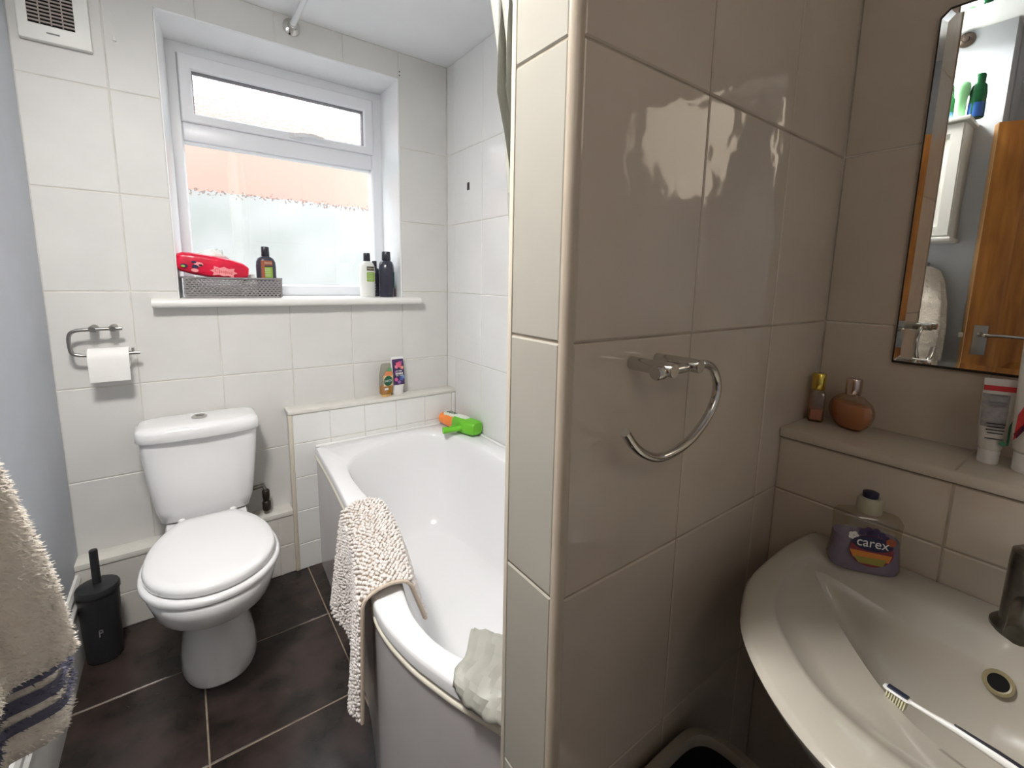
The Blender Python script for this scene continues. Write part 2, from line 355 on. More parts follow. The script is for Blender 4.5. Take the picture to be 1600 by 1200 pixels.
b = MB(); ring_frame(b, 0.050, 0.797, 1.860, 2.108, .041, .043, .035, .056, 2.303, 2.36)
sash = wp(b.build('window_sash', UPVC, smooth=20))
b = MB(); ring_frame(b, 0.090, 0.756, 1.893, 2.053, .004, .004, .004, .004, 2.315, 2.35, c=0.002)
wp(b.build('seal', mat('grey_gasket', (0.16, 0.17, 0.18), 0.6), smooth=20))
wp(MB().box((0.09, 2.330, 1.893), (0.756, 2.336, 2.053)).build('pane', GLASS_R, smooth=0, label='rain-spotted upper window pane'))
wp(MB().box((0.049, 2.340, 1.226), (0.793, 2.346, 1.788)).build('pane', GLASS, smooth=0))
b = MB(); b.box((0.425, 2.288, 1.868), (0.475, 2.304, 1.888)); b.tube([(0.452, 2.295, 1.878), (0.452, 2.272, 1.878), (0.47, 2.268, 1.881), (0.51, 2.268, 1.886), (0.565, 2.270, 1.880)], [.009, .009, .0085, .008, .006], 10)
wp(b.build('window_handle', mat('white_handle', (0.78, 0.78, 0.78), 0.3), bevel=0.002))
# sill
b = MB(); prof = []
for k in range(9):
    a = PI/2+PI*k/8; prof.append((2.060+0.0155*math.cos(a)*0.9, 1.1625+0.0155*math.sin(a)))
prof = [(2.325, 1.178)]+prof+[(2.325, 1.147)]
x0s, x1s = -0.087, 0.925
b.loft([[(x, y, z) for y, z in prof] for x in (x0s, x1s)], closed=True)
b.build('window_sill', mat('white_sill_board', (0.84, 0.83, 0.80), 0.35, noise=0.04, nscale=9), wf, smooth=40, label='white rounded-edge window sill board')

# ------------------------------------------------------------------ other walls
b = MB(); b.box((LX-.12, 0.376, -.1), (LX, WY+.1, CZ+.05))
wl = b.build('wall_left', PAINT, smooth=0, kind='structure', label='smooth pale blue-grey painted wall left of the toilet', cat='wall')
b = MB(); b.box((-.72, NY-.1, -.1), (-.62, .50, CZ+.05)); b.box((-.62, .376, -.1), (LX-.11, .48, CZ+.05))
b.build('wall_doorway', PAINT, smooth=0, kind='structure', label='grey painted recess wall behind the door', cat='wall')
b = MB(); b.box((-.75, NY-.1, -.1), (RX+.15, NY, CZ+.05))
b.build('wall_near', PAINT, smooth=0, kind='structure', label='painted wall behind the camera', cat='wall')
b = MB(); b.box((RX+G, NY, -.1), (RX+.14, WY+.1, CZ+.05))
wr = b.build('wall_right', GROUT, smooth=0, kind='structure', label='tiled right wall carrying the mirror and running on behind the bath', cat='wall')
tiling(wr, (RX+T, 0, 0), (0, -1, 0), (0, 0, 1), [-WY, -2.02, -1.77, -1.52, -1.27, -1.02, -.77, -.497], ROWS[:7]+[CZ], TILE_W)
tiling(wr, (RX+T, 0, 0), (0, -1, 0), (0, 0, 1), [-.383, -.127, .123, .373, .623, -NY], ROWS[:1]+[.216, .545, .868, 1.198, 1.529, 1.859, 2.189, CZ], TILE_P)
flat('tile_sticker', [(-.011, -.017), (.011, -.017), (.011, .017), (-.011, .017)], mat('dark_brown_sticker', (0.05, 0.035, 0.035), 0.5), wr, frame((RX-.0005, 1.89, 1.693), (0, -1, 0), (0, 0, 1)))

# partition
PY0, PY1, PX = 0.383, 0.497, 0.350
b = MB(); b.box((PX+G, PY0+G, -.1), (RX+.02, PY1-G, CZ+.05))
wpn = b.build('wall_partition', GROUT_P, smooth=0, kind='structure', label='tiled partition wall carrying the towel ring', cat='wall')
PR = [0.0, .209, .539, .868, 1.198, 1.529, 1.859, 2.189, CZ]
tiling(wpn, (0, PY0+T, 0), (1, 0, 0), (0, 0, 1), [.3615, .603, .853, RX], PR, TILE_P)
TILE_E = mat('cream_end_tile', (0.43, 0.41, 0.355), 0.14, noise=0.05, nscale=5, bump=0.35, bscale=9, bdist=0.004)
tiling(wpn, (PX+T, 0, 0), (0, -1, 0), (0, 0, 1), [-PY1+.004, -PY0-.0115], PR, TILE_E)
tiling(wpn, (0, PY1-T, 0), (-1, 0, 0), (0, 0, 1), [-RX, -.85, -.60, -.356], PR, TILE_W)
b = MB(); q = []
for k in range(9):
    a = PI+PI/2*k/8; q.append((PX+.0105+.0125*math.cos(a), PY0+.0105+.0125*math.sin(a)))
q += [(PX+.0115, PY0+.006), (PX+.006, PY0+.0115)]
b.loft([[(x, y, z) for x, y in q] for z in (0, CZ)])
b.build('corner_trim', TRIM_P, wpn, smooth=40, label='rounded beige plastic tile corner trim')
b = MB(); b.box((PX-.001, PY1-.006, 0), (PX+.008, PY1+.003, CZ)); b.build('corner_trim', TRIM, wpn, bevel=.002)

# ------------------------------------------------------------------ boxings (tiled pipe casings)
BY = 2.016
bx = MB().box((0.322+G, BY+G, -.05), (RX, WY+T, .70)).build('trim_1', GROUT, smooth=0, kind='structure', label='tall white tiled boxing behind the bath head', cat='boxing')
tiling(bx, (0, BY+T, 0), (1, 0, 0), (0, 0, 1), [.330, .478, .628, .776, .922, 1.070, RX], [0, .119, .271, .422, .571, .700], mat('small_white_tile', (0.80, 0.80, .78), 0.16, bump=0.2, bscale=9, bdist=.004))
b = MB(); b.box((.314, BY-.006, .700), (RX, WY, .716)); lt_ = b.build('ledge', LEDGE, bx, bevel=.004, label='narrow cream tiled ledge with a rounded front edge')
tiling(bx, (.322+T, 0, 0), (0, -1, 0), (0, 0, 1), [-WY, -BY-.004], [.29, .42, .571, .700], TILE)
MB().box((.314, BY-.003, 0), (.330, BY+.012, .700)).build('corner_trim', TRIM, bx, bevel=.005)
LY = 2.022
lb = MB().box((LX, LY+G, -.05), (.322, WY+T, .262)).build('trim_2', GROUT, smooth=0, kind='structure', label='low tiled pipe boxing running behind the toilet', cat='boxing')
tiling(lb, (0, LY+T, 0), (1, 0, 0), (0, 0, 1), [LX, -.29, -.142, .006, .108, .259, .322], [0, .132, .262], mat('small_cream_tile', (0.70, 0.67, .62), 0.2, noise=.06, nscale=8, bump=0.2, bscale=9, bdist=.004))
MB().box((LX, LY-.004, .262), (.316, WY, .283)).build('ledge', LEDGE, lb, bevel=.004)
SX0 = 0.934
sb = MB().box((SX0+G, NY, -.05), (RX+.01, PY0, .973)).build('trim_3', GROUT_P, smooth=0, kind='structure', label='waist-high tiled boxing behind the washbasin', cat='boxing')
tiling(sb, (SX0+T, 0, 0), (0, -1, 0), (0, 0, 1), [-PY0, -.127, .123, .373, .623, -NY], [0, .209, .539, .867, .974], TILE_P)
sl = MB().box((SX0-.006, NY, .975), (RX, PY0, .995)).build('ledge', mat('beige_shelf_tile', (0.62, 0.55, 0.46), 0.18, noise=.08, nscale=8), sb, bevel=.006, label='tiled shelf top with a rounded front edge')
b = MB(); b.box((SX0, .1255, .9945), (RX, .1285, .9955)); b.build('shelf_joint', GROUT_P, sb, smooth=0)

# skirting
b = MB(); prof = [(LX+.001, 0), (LX+.016, 0), (LX+.016, .175), (LX+.013, .185), (LX+.019, .195), (LX+.019, .205), (LX+.012, .215), (LX+.014, .235), (LX+.008, .248), (LX+.001, .250)]
b.loft([[(x, y, z) for x, z in prof] for y in (.40, LY)])
b.build('baseboard_left', GLOSSW, smooth=30, kind='structure', label='white moulded skirting board along the left wall', cat='baseboard')

# ------------------------------------------------------------------ ceiling lamp
cl = empty('ceiling_light', (LAMP[0], LAMP[1], CZ), label='round flush ceiling light with a chrome rim above the floor', cat='ceiling light')
MB().lathe([(.145, -.018), (.15, -.012), (.15, 0)], n=32).build('base', CHROME, cl)
MB().lathe([(.0, -.058), (.05, -.055), (.09, -.045), (.12, -.03), (.135, -.018)], n=32, cap0=False).build('diffuser', mat('opal_lamp_bowl', (1, .96, .9), .4, emis=12), cl)

# ------------------------------------------------------------------ bath
outer = [(.411, BY), (.400, 1.77), (.382, 1.50), (.360, 1.25), (.333, 1.10), (.308, 1.00), (.297, .94), (.294, .89), (.297, .84), (.305, .785), (.314, .742), (.326, .702), (.343, .650), (.362, .602), (.384, .550), (.403, PY1)]
outl = [Vector(p) for p in catmull([(*p, 0) for p in outer], k=6)]
loopO = [(p.x, p.y) for p in outl]+[(RX-.002, PY1+.001), (RX-.002, BY-.001)]
innP = [(.480, 1.76), (.456, 1.66), (.450, 1.52), (.452, 1.38), (.436, 1.22), (.398, 1.06), (.368, .93), (.356, .86), (.357, .80), (.367, .742), (.390, .688), (.43, .642), (.49, .615), (.70, .605), (.93, .612), (.985, .66), (1.0, .80), (1.0, 1.2), (.996, 1.6), (.985, 1.76), (.95, 1.87), (.88, 1.922), (.79, 1.935), (.67, 1.910), (.555, 1.850)]
loopI = [(p.x, p.y) for p in catmull([(*p, 0) for p in innP], closed=True, k=6)]
loopF = [(.62+.0, .80), (.70, .71), (.82, .71), (.90, .76), (.915, 1.2), (.90, 1.6), (.85, 1.72), (.76, 1.76), (.67, 1.72), (.62, 1.6), (.575, 1.3), (.50, 1.0), (.50, .85)]
loopF = [(p.x, p.y) for p in catmull([(*p, 0) for p in loopF], closed=True, k=8)]
CB = Vector((.70, 1.22))
def polar(loop, n=160, c=CB):
    out = []
    for j in range(n):
        a = 2*PI*j/n; d = Vector((math.cos(a), math.sin(a))); best = None
        for i in range(len(loop)):
            p = Vector(loop[i])-c; q = Vector(loop[(i+1) % len(loop)])-c; e = q-p
            den = d.x*e.y-d.y*e.x
            if abs(den) < 1e-9: continue
            t_ = (p.x*e.y-p.y*e.x)/den; s_ = (p.x*d.y-p.y*d.x)/den
            if t_ > 0 and -1e-6 <= s_ <= 1+1e-6 and (best is None or t_ > best): best = t_
        out.append((c.x+d.x*best, c.y+d.y*best))
    return out
O_ = polar(loopO); I_ = polar(loopI); F_ = polar(loopF)
def ins(A, B, d):
    out = []
    for a, b_ in zip(A, B):
        v = Vector(b_)-Vector(a); l = v.length
        out.append(tuple(Vector(a)+v*(min(d/l, .45))))
    return out
def mixl(A, B, t_): return [(a[0]*(1-t_)+b_[0]*t_, a[1]*(1-t_)+b_[1]*t_) for a, b_ in zip(A, B)]
Z = lambda Lp, z: [(x, y, z) for x, y in Lp]
RZ = .545
rings = [Z(ins(O_, I_, .010), RZ-.030), Z(O_, RZ-.028), Z(O_, RZ-.010), Z(ins(O_, I_, .003), RZ-.003), Z(ins(O_, I_, .009), RZ)]
rings += [Z(ins(I_, O_, .010), RZ), Z(ins(I_, O_, .003), RZ-.004), Z(mixl(I_, F_, .03), RZ-.014), Z(mixl(I_, F_, .10), RZ-.06), Z(mixl(I_, F_, .22), RZ-.14), Z(mixl(I_, F_, .38), RZ-.24), Z(mixl(I_, F_, .55), RZ-.33), Z(mixl(I_, F_, .74), RZ-.385), Z(mixl(I_, F_, .90), RZ-.405), Z(F_, RZ-.412), Z(mixl(F_, [tuple(CB)]*160, .5), RZ-.415)]
bath = empty('bathtub', (.70, 1.25, 0), label='white P-shaped shower bath with a curved front', cat='bathtub')
bath_inv = bath.matrix_basis.inverted()
def under(o, p): o.parent = p; o.matrix_parent_inverse = Matrix.Translation(-p.location) if p.rotation_euler[:] == (0, 0, 0) else (Matrix.LocRotScale(p.location, p.rotation_euler, None)).inverted(); return o
b = MB(); b.loft(rings, cap0=False, cap1=True)
under(b.build('tub', ACRYL, smooth=50), bath)
pl = [(p.x+.005, p.y) for p in outl]
pl2 = [(p.x+.006, p.y) for p in outl]
b = MB(); b.loft([[(x, y, z) for x, y in (pl2 if z < .4 else pl)] for z in (0.0, .25, .500)]+[[(x+.012, y, z) for x, y in pl] for z in (.500,)], closed=False)
under(b.build('bath_panel', PANEL, smooth=60), bath)
b = MB(); b.loft([[(x+.020, y, z) for x, y in pl] for z in (.48, .53)], closed=False)
under(b.build('rim_recess', ACRYL, smooth=60), bath)
b = MB(); b.tube([(x+.003, y, .500) for x, y in pl], .0085, 10)
under(b.build('panel_bead', BEAD, smooth=60, label='cream plastic bead along the panel top'), bath)
b = MB(); b.tube([(.415, BY-.003, RZ+.002), (RX-.004, BY-.003, RZ+.002)], .006, 8); b.tube([(RX-.008, BY-.008, RZ+.002), (RX-.008, PY1+.008, RZ+.002)], .006, 8)
under(b.build('sealant_bead', WHITEP, smooth=60), bath)

# ------------------------------------------------------------------ toilet
TX = .020
toi = empty('toilet', (TX, 1.7, 0), label='white close-coupled toilet with closed oval lid', cat='toilet')
def tob(b_, n_, m_, **k):
    o = b_.build(n_, m_, smooth=k.pop('smooth', 50), **k); return under(o, toi)
# pan: rings (z, cy, half width, front half length, back half length, exponent)
b = MB(); R = []
for z, cy, a, bf, bb, e in [(0, 1.74, .106, .195, .22, 2.4), (.006, 1.74, .108, .199, .22, 2.4), (.04, 1.742, .103, .188, .22, 2.4), (.10, 1.75, .086, .160, .22, 2.3), (.165, 1.755, .072, .140, .225, 2.3), (.195, 1.75, .074, .146, .23, 2.3), (.212, 1.74, .100, .180, .235, 2.3), (.238, 1.73, .122, .212, .24, 2.25), (.270, 1.70, .147, .250, .26, 2.2), (.310, 1.665, .163, .270, .27, 2.2), (.350, 1.64, .171, .262, .29, 2.15), (.376, 1.62, .174, .246, .30, 2.1), (.384, 1.62, .170, .240, .295, 2.1)]:
    R.append(sup(TX, cy, z, a, bf, 48, e, b2=bb))
b.loft(R); tob(b, 'bowl', CERAM)
# rear shelf of the pan under the cistern
b = MB(); R = []
for z, a, bf, bb in [(.30, .10, .08, .12), (.34, .12, .10, .14), (.375, .125, .11, .145), (.385, .12, .105, .14)]: R.append(sup(TX, 1.93, z, a, bf, 32, 4, b2=bb))
b.loft(R); tob(b, 'rear_shelf', CERAM)
def egg(z, s_=1.0, cut=1.0, n=56):
    P = []
    for j in range(n):
        t_ = 2*PI*j/n; c, s2 = math.cos(t_), math.sin(t_)
        if s2 < 0: P.append((TX+.180*s_*c, 1.585+.212*s_*s2, z))
        else: P.append((TX+.180*s_*math.copysign(abs(c)**.62, c)*(1-.36*s2**2.2), 1.585+(.272*cut)*s_*min(1, 1.12*s2)**.9, z))
    return P
b = MB(); b.loft([egg(.386, .95), egg(.389, .99), egg(.397, 1.0), egg(.404, .99), egg(.407, .965)]); tob(b, 'seat_ring', CERAM)
b = MB(); b.loft([egg(.409, .90, 1.04), egg(.413, .93, 1.04), egg(.424, .935, 1.04), egg(.432, .922, 1.04), egg(.4365, .89, 1.04), egg(.438, .78, 1.04)]); tob(b, 'lid', CERAM)
for dx in (-.075, .075):
    tob(MB().lathe([(.012, .386), (.012, .418), (.009, .424)], c=(TX+dx, 1.872, 0), n=16), 'hinge', WHITEP)
# cistern
b = MB(); R = []
for z, a, y0_, e in [(.386, .124, 1.945, 6), (.394, .138, 1.928, 6), (.44, .150, 1.920, 6), (.55, .163, 1.914, 6), (.64, .171, 1.910, 6), (.702, .175, 1.908, 6)]:
    R.append(sup(TX, (y0_+2.092)/2, z, a, (2.092-y0_)/2, 56, e))
b.loft(R); tob(b, 'cistern', CERAM, smooth=60)
b = MB(); R = []
for z, d in [(.698, .004), (.702, 0), (.728, 0), (.739, .004), (.746, .014), (.749, .03)]:
    rg = []
    for x, y, zz in sup(TX, 1.995, z, .183-d, .096-d, 56, 6):
        # front edge bows outwards
        yy = y-(.012*(1-((x-TX)/.175)**2) if y < 1.995 else 0)
        rg.append((x, yy, zz))
    R.append(rg)
b.loft(R); tob(b, 'cistern_lid', CERAM, smooth=60)
b = MB(); b.lathe([(.024, .747), (.024, .754), (.020, .757)], c=(TX, 1.99, 0), n=28); fb = tob(b, 'flush_button', CHROME, label='round chrome flush button')
b = MB(); b.lathe([(.013, .755), (.013, .759)], c=(TX+.002, 1.99, 0), n=20); b.build('button_inset', BRUSHED, None); 
_bi = bpy.data.objects['button_inset']; _bi.parent = fb; _bi.matrix_parent_inverse = Matrix.Translation(toi.location).inverted() if False else Matrix.Identity(4)
for sx_ in (-1, 1):
    tob(MB().lathe([(.008, 0), (.007, .004)], c=(TX+sx_*.089, 1.70, .065), axis='x' , n=14), 'screw_cap', DARK)
tob(MB().tube([(.165, 2.06, .40), (.215, 2.06, .405), (.222, 2.05, .38), (.222, 2.05, .285)], .009, 10), 'inlet_pipe', OLDCH)
tob(MB().lathe([(.014, .30), (.016, .31), (.016, .335), (.011, .34), (.014, .36), (.014, .385), (.009, .39)], c=(.222, 2.05, 0), n=12), 'inlet_valve', mat('black_brass_valve', (.05, .04, .03), .4, metal=.6))

# ------------------------------------------------------------------ toilet brush
tb_ = empty('toilet_brush', (-.288, 1.905, 0), label='black toilet brush holder in the corner left of the toilet', cat='toilet brush')
MB().lathe([(.044, .0), (.047, .004), (.048, .05), (.053, .235), (.051, .238)], n=32).build('holder', BLACKP, tb_)
MB().lathe([(.056, .236), (.056, .250), (.053, .256), (.030, .262), (.012, .264)], n=32).build('lid', BLACKP, tb_)
MB().lathe([(.011, .262), (.011, .375), (.010, .379), (.006, .380)], n=18).build('handle', BLACKP, tb_)
b = MB(); b.box((-.003, -.0515, .10), (.0, -.0505, .125)); b.box((-.003, -.0515, .122), (.008, -.0505, .125)); b.box((.005, -.0515, .112), (.008, -.0505, .125)); b.box((-.001, -.0515, .112), (.008, -.0505, .115))
b.build('holder_mark', mat('grey_print', (.3, .3, .3), .5), tb_, smooth=0)

# ------------------------------------------------------------------ toilet roll holder + roll
tp = empty('toilet_roll_holder', (-.22, WY, 1.08), label='chrome C-shaped toilet roll holder on the white tiles', cat='toilet roll holder')
HY = 2.045
pts = [(-.170, HY, 1.080)]+[tuple(p) for p in catmull([(-.20, HY, 1.080), (-.26, HY, 1.079), (-.292, HY, 1.074), (-.303, HY, 1.055), (-.303, HY, 1.02), (-.298, HY, 1.002), (-.28, HY, .995), (-.25, HY, .994)], k=5)]+[(-.13, HY, .994)]
under(MB().tube(pts, .0058, 12).build('rail', BRUSHED, smooth=60), tp)
for x in (-.245, -.195):
    under(MB().lathe([(.0115, 0), (.0115, .046), (.009, .050), (.009, .062), (.008, .0635)], c=(x, WY, 1.080), axis='y', n=18).build('wall_post', BRUSHED), tp)
for o_ in [o for o in bpy.data.objects if o.name.startswith('wall_post')]:
    for v in o_.data.vertices: v.co.y = 2*WY-v.co.y
under(MB().tube([(-.148, HY, .994), (-.148, HY, 1.012)], .004, 8).build('stop_pin', BRUSHED), tp)
ro = empty('toilet_roll', (-.21, HY, .985), label='nearly full white toilet roll with its sheet hanging down the front', cat='toilet roll')
b = MB(); rr_ = .034; n = 32; c0 = (-.258, HY+.002, .981)
ring = lambda x, r: [(x, c0[1]+r*math.cos(2*PI*j/n), c0[2]+r*math.sin(2*PI*j/n)) for j in range(n)]
b.loft([ring(-.262, .019), ring(-.262, rr_), ring(-.158, rr_), ring(-.158, .019), ring(-.262, .019)], cap0=False, cap1=False)
under(b.build('roll', PAPER, smooth=40), ro)
b = MB(); path = []
for k in range(9):
    a = PI/2+PI/2*k/8; path.append((c0[1]+(rr_+.001)*math.cos(a), c0[2]+(rr_+.001)*math.sin(a)))
path += [(c0[1]-rr_-.001, .96), (c0[1]-rr_+.001, .93), (c0[1]-rr_+.004, .905)]
b.loft([[(x, y, z) for x in (-.2615, -.23, -.19, -.1585)] for y, z in path], closed=False)
under(b.build('loose_sheet', PAPER, smooth=60), ro)

# ------------------------------------------------------------------ extractor vent
ve = empty('extractor_vent', (-.2515, WY, 2.06), label='white square extractor fan grille at the top left of the tiled wall', cat='vent')
b = MB(); b.box((-.333, WY-.022, 1.958), (-.172, WY, 2.125)); under(b.build('housing', mat('cream_vent_plastic', (.80, .80, .76), .4), bevel=.005), ve)
b = MB(); b.box((-.309, WY-.0235, 2.004), (-.207, WY-.021, 2.10)); under(b.build('dark_opening', DARK, smooth=0), ve)
SL = mat('dusty_slats', (.36, .31, .28), .8)
for i in range(9):
    z = 2.009+i*.0105
    under(MB().box((-.309, WY-.027, z), (-.207, WY-.022, z+.0046)).build('slat', SL, smooth=0), ve)
for i in (1, 2, 3):
    under(MB().box((-.309+i*.0255-.0015, WY-.0285, 2.004), (-.309+i*.0255+.0015, WY-.0255, 2.10)).build('slat', SL, smooth=0), ve)
under(MB().box((-.272, WY-.0228, 1.981), (-.243, WY-.0215, 1.985)).build('vent_mark', mat('grey_ink', (.2, .2, .2), .5), smooth=0), ve)
# clear suction hook on tile beside the vent
hk = empty('adhesive_hook', (-.117, WY, 2.02), label='small clear plastic hook on a thread beside the extractor fan', cat='hook')
under(MB().lathe([(.006, 0), (.002, .014)], c=(-.117, WY-.006, 2.014), n=10).build('hook', WHITEP), hk)
under(MB().tube([(-.118, WY-.005, 2.026), (-.120, WY-.004, 2.10)], .0008, 6).build('thread', WHITEP), hk)

# ------------------------------------------------------------------ shower rail and curtain
ra = empty('shower_rail', (.416, WY, 2.234), label='white shower curtain rail ending in a chrome flange above the window', cat='shower rail')
under(MB().tube([(.416, WY-.012, 2.226), (.416, 1.5, 2.226), (.416, .9, 2.226), (.416, PY1+.002, 2.226)], .0105, 14).build('tube', mat('white_rail', (.78, .78, .80), .25)), ra)
b = MB(); b.lathe([(.031, -.001), (.031, -.006), (.026, -.010), (.016, -.014), (.015, -.036), (.0135, -.038)], c=(.416, WY, 2.226), axis='y', n=24); under(b.build('flange', CHROME), ra)
cu = empty('shower_curtain', (.42, .6, 1.2), label='grey-green vinyl shower curtain bunched at the partition with its hem over the bath rim', cat='shower curtain')
b = MB(); rings = []
hs = [(2.215, .15), (2.05, .15), (1.85, .148), (1.70, .142), (1.62, .134), (1.55, .125), (1.49, .105), (1.40, .085), (1.2, .07), (.95, .07), (.75, .08), (.62, .11), (.52, .14), (.42, .15)]
for z, yw in hs:
    ring = []
    n = 70
    for j in range(n+1):
        t_ = j/n; ph = t_*2*PI*5.5
        x = .425+.020*math.sin(ph+.4*math.sin(z*6))+.004*math.sin(z*25+j)+max(0, (.9-z))*.25
        y = PY1+.012+yw*t_+.006*math.sin(ph*2+z*9)
        ring.append((x, y, z))
    rings.append(ring)
b.loft(rings, closed=False); under(b.build('curtain_drop', CURT, smooth=70), cu)
# hem laid over the rim
Lp = [(.462, .750, .47), (.452, .745, .51), (.445, .738, .54), (.434, .729, .554), (.424, .716, .559), (.404, .694, .560), (.380, .670, .561), (.364, .660, .561), (.354, .655, .560), (.346, .649, .552), (.344, .646, .541)]
Rp = [(.58, .56, .47), (.575, .56, .51), (.57, .56, .54), (.56, .56, .556), (.54, .55, .560), (.51, .53, .560), (.48, .51, .560), (.45, .505, .561), (.43, .505, .560), (.414, .505, .553), (.408, .505, .540)]
b = MB(); rings = []; nn = 22
hr = random.Random(3)
for i, (l_, r_) in enumerate(zip(catmull(Lp, k=2), catmull(Rp, k=2))):
    ring = []; f = min(1, max(0, (i-13)/7))
    for j in range(nn+1):
        t_ = j/nn; p = l_.lerp(r_, t_)
        q = math.sin(PI*t_)
        x, y, z = p.x-.016*q*f, p.y-.004*f*q, p.z-.014*f*math.sin(PI*min(1, t_*1.1))
        cz = .0035*math.sin(t_*11+i*.55)+.002*math.sin(t_*27-i*.9)+hr.uniform(-.0012, .0012)
        ring.append((x-abs(cz)*f, y+.003*math.sin(i*.9+t_*6), z+abs(cz)*(1-f)))
    rings.append(ring)
b.loft(rings, closed=False); ho = under(b.build('curtain_hem', CURT, smooth=14), cu)
sm = ho.modifiers.new('solid', 'SOLIDIFY'); sm.thickness = .0012

# ------------------------------------------------------------------ towel ring
tr = empty('towel_ring', (.49, PY0, 1.165), label='chrome open towel ring on two posts on the partition tiles', cat='towel ring')
for x in (.468, .523):
    under(MB().lathe([(.0090, 0), (.0090, -.064), (.0082, -.0665)], c=(x, PY0, 1.166), axis='y', n=24).build('wall_post', CHROME, smooth=40), tr)
RYp = .331
rp = catmull([(.462, RYp, 1.163), (.50, RYp, 1.163), (.535, RYp, 1.164), (.557, RYp, 1.164), (.578, RYp, 1.154), (.591, RYp, 1.130), (.586, RYp, 1.106), (.568, RYp, 1.084), (.538, RYp, 1.064), (.505, RYp, 1.054), (.470, RYp, 1.052), (.441, RYp, 1.062), (.418, RYp, 1.078), (.400, RYp, 1.098)], k=6)
under(MB().tube(rp, .0060, 16).build('ring', CHROME, smooth=50), tr)
under(MB().lathe([(.0092, 0), (.0092, -.012), (.0082, -.0135)], c=(.462, RYp, 1.163), axis='x', n=20).build('ring_end', CHROME), tr)

# ------------------------------------------------------------------ mirror on right wall
mi_ = empty('mirror', (RX, .035, 1.435), label='tall wall mirror with clipped corners and a chipped dark edge above the shelf', cat='mirror')
my0, my1, mz0, mz1 = -.187, .257, 1.134, 1.742
def orect(y0, y1, z0, z1, c): return [(y0+c, z0), (y1-.002, z0), (y1, z0+.002), (y1, z1-c), (y1-c, z1), (y0+c, z1), (y0, z1-c), (y0, z0+c)]
xo = RX-.006
A = orect(my0, my1, mz0, mz1, .011); Bv = orect(my0+.009, my1-.009, mz0+.009, mz1-.009, .009)
b = MB(); b.add([(xo, y, z) for y, z in Bv], [tuple(range(8))]); under(b.build('mirror_glass', MIRR, smooth=0), mi_)
b = MB(); b.loft([[(xo, y, z) for y, z in Bv], [(xo-.0008, y, z) for y, z in A]], cap0=False, cap1=False)
under(b.build('bevel', MIRR, smooth=0), mi_)
A2 = orect(my0-.0015, my1+.0015, mz0-.0045, mz1+.003, .011)
b = MB(); b.loft([[(xo-.0009, y, z) for y, z in A], [(xo-.0009, y+random.uniform(-.001, .001), z+random.uniform(-.001, .001)) for y, z in A2], [(RX+.0005, y, z) for y, z in A2]], cap0=False, cap1=True)
under(b.build('dark_edge', MEDGE, smooth=0), mi_)

# ------------------------------------------------------------------ basin
BC = .035
ba = empty('washbasin', (.70, BC, 0), label='white ceramic washbasin with rounded front against the tiled boxing', cat='washbasin')
def half_outline(s=1.0, dx=0):
    # points from back-left corner round the front to the back-right corner, y measured from centre
    P = [(SX0, .270), (.90, .276), (.84, .280), (.78, .280), (.70, .274), (.64, .255), (.580, .226), (.532, .184), (.490, .128), (.467, .07), (.460, 0)]
    return P
P = half_outline(); full = [(x, BC+y) for x, y in P]+[(x, BC-y) for x, y in reversed(P[:-1])]
loopB = [(p.x, p.y) for p in catmull([(*p, 0) for p in full], k=5)]
CBn = Vector((.72, BC))
OB = polar(loopB, 140, CBn)
bowlP = [(.848, BC), (.848, BC+.10), (.850, BC+.19), (.838, BC+.236), (.762, BC+.240), (.657, BC+.212), (.602, BC+.167), (.566, BC+.124), (.548, BC+.075), (.540, BC)]
bl = bowlP+[(x, 2*BC-y) for x, y in reversed(bowlP[1:-1])]
bl = [(p.x, p.y) for p in catmull([(*p, 0) for p in bl], closed=True, k=5)]
IB = polar(bl, 140, CBn)
cr = [(.822, BC), (.816, BC+.11), (.824, BC+.19), (.816, BC+.222), (.79, BC+.205), (.745, BC+.175), (.695, BC+.130), (.655, BC+.086), (.632, BC+.045), (.626, BC)]
crl = cr+[(x, 2*BC-y) for x, y in reversed(cr[1:-1])]
crl = [(p.x, p.y) for p in catmull([(*p, 0) for p in crl], closed=True, k=5)]
CRp = polar(crl, 140, CBn)
drain = [(.71+.022*math.cos(2*PI*j/140), BC+.022*math.sin(2*PI*j/140)) for j in range(140)]
BZ = .812
def sc(Lp, s_, c=(.75, BC)): return [(c[0]+(x-c[0])*s_ if x < .93 else x, c[1]+(y-c[1])*s_) for x, y in Lp]
zc = lambda y: BZ-.012-.028*max(0, 1-abs(y-BC)/.225)
CR3 = [(x, y, zc(y)) for x, y in CRp]
def l3(A, B, t_): return [tuple(Vector(a)*(1-t_)+Vector(b_)*t_) for a, b_ in zip(A, B)]
I3 = Z(IB, BZ-.008); D3 = Z(drain, BZ-.135)
CC = [(.78, BC)]*140
rings = [Z(mixl(OB, CC, .80), BZ-.21), Z(mixl(OB, CC, .62), BZ-.205), Z(mixl(OB, CC, .40), BZ-.17), Z(mixl(OB, CC, .20), BZ-.10), Z(mixl(OB, CC, .09), BZ-.050), Z(mixl(OB, CC, .035), BZ-.026), Z(mixl(OB, CC, .008), BZ-.013), Z(OB, BZ-.007), Z(ins(OB, IB, .004), BZ-.002), Z(ins(OB, IB, .010), BZ), Z(mixl(OB, IB, .80), BZ-.001), Z(mixl(OB, IB, .95), BZ-.004)]
rings += [I3, l3(I3, CR3, .30), l3(I3, CR3, .9), CR3]
for t_, dz in ((.06, .012), (.18, .022), (.36, .026), (.60, .018), (.85, .006)):
    rings.append([(p[0], p[1], p[2]-dz) for p in l3(CR3, D3, t_)])
rings += [D3, Z(drain, BZ-.143)]
b = MB(); b.loft(rings, cap0=True, cap1=True); under(b.build('bowl', CERAM_B, smooth=60), ba)
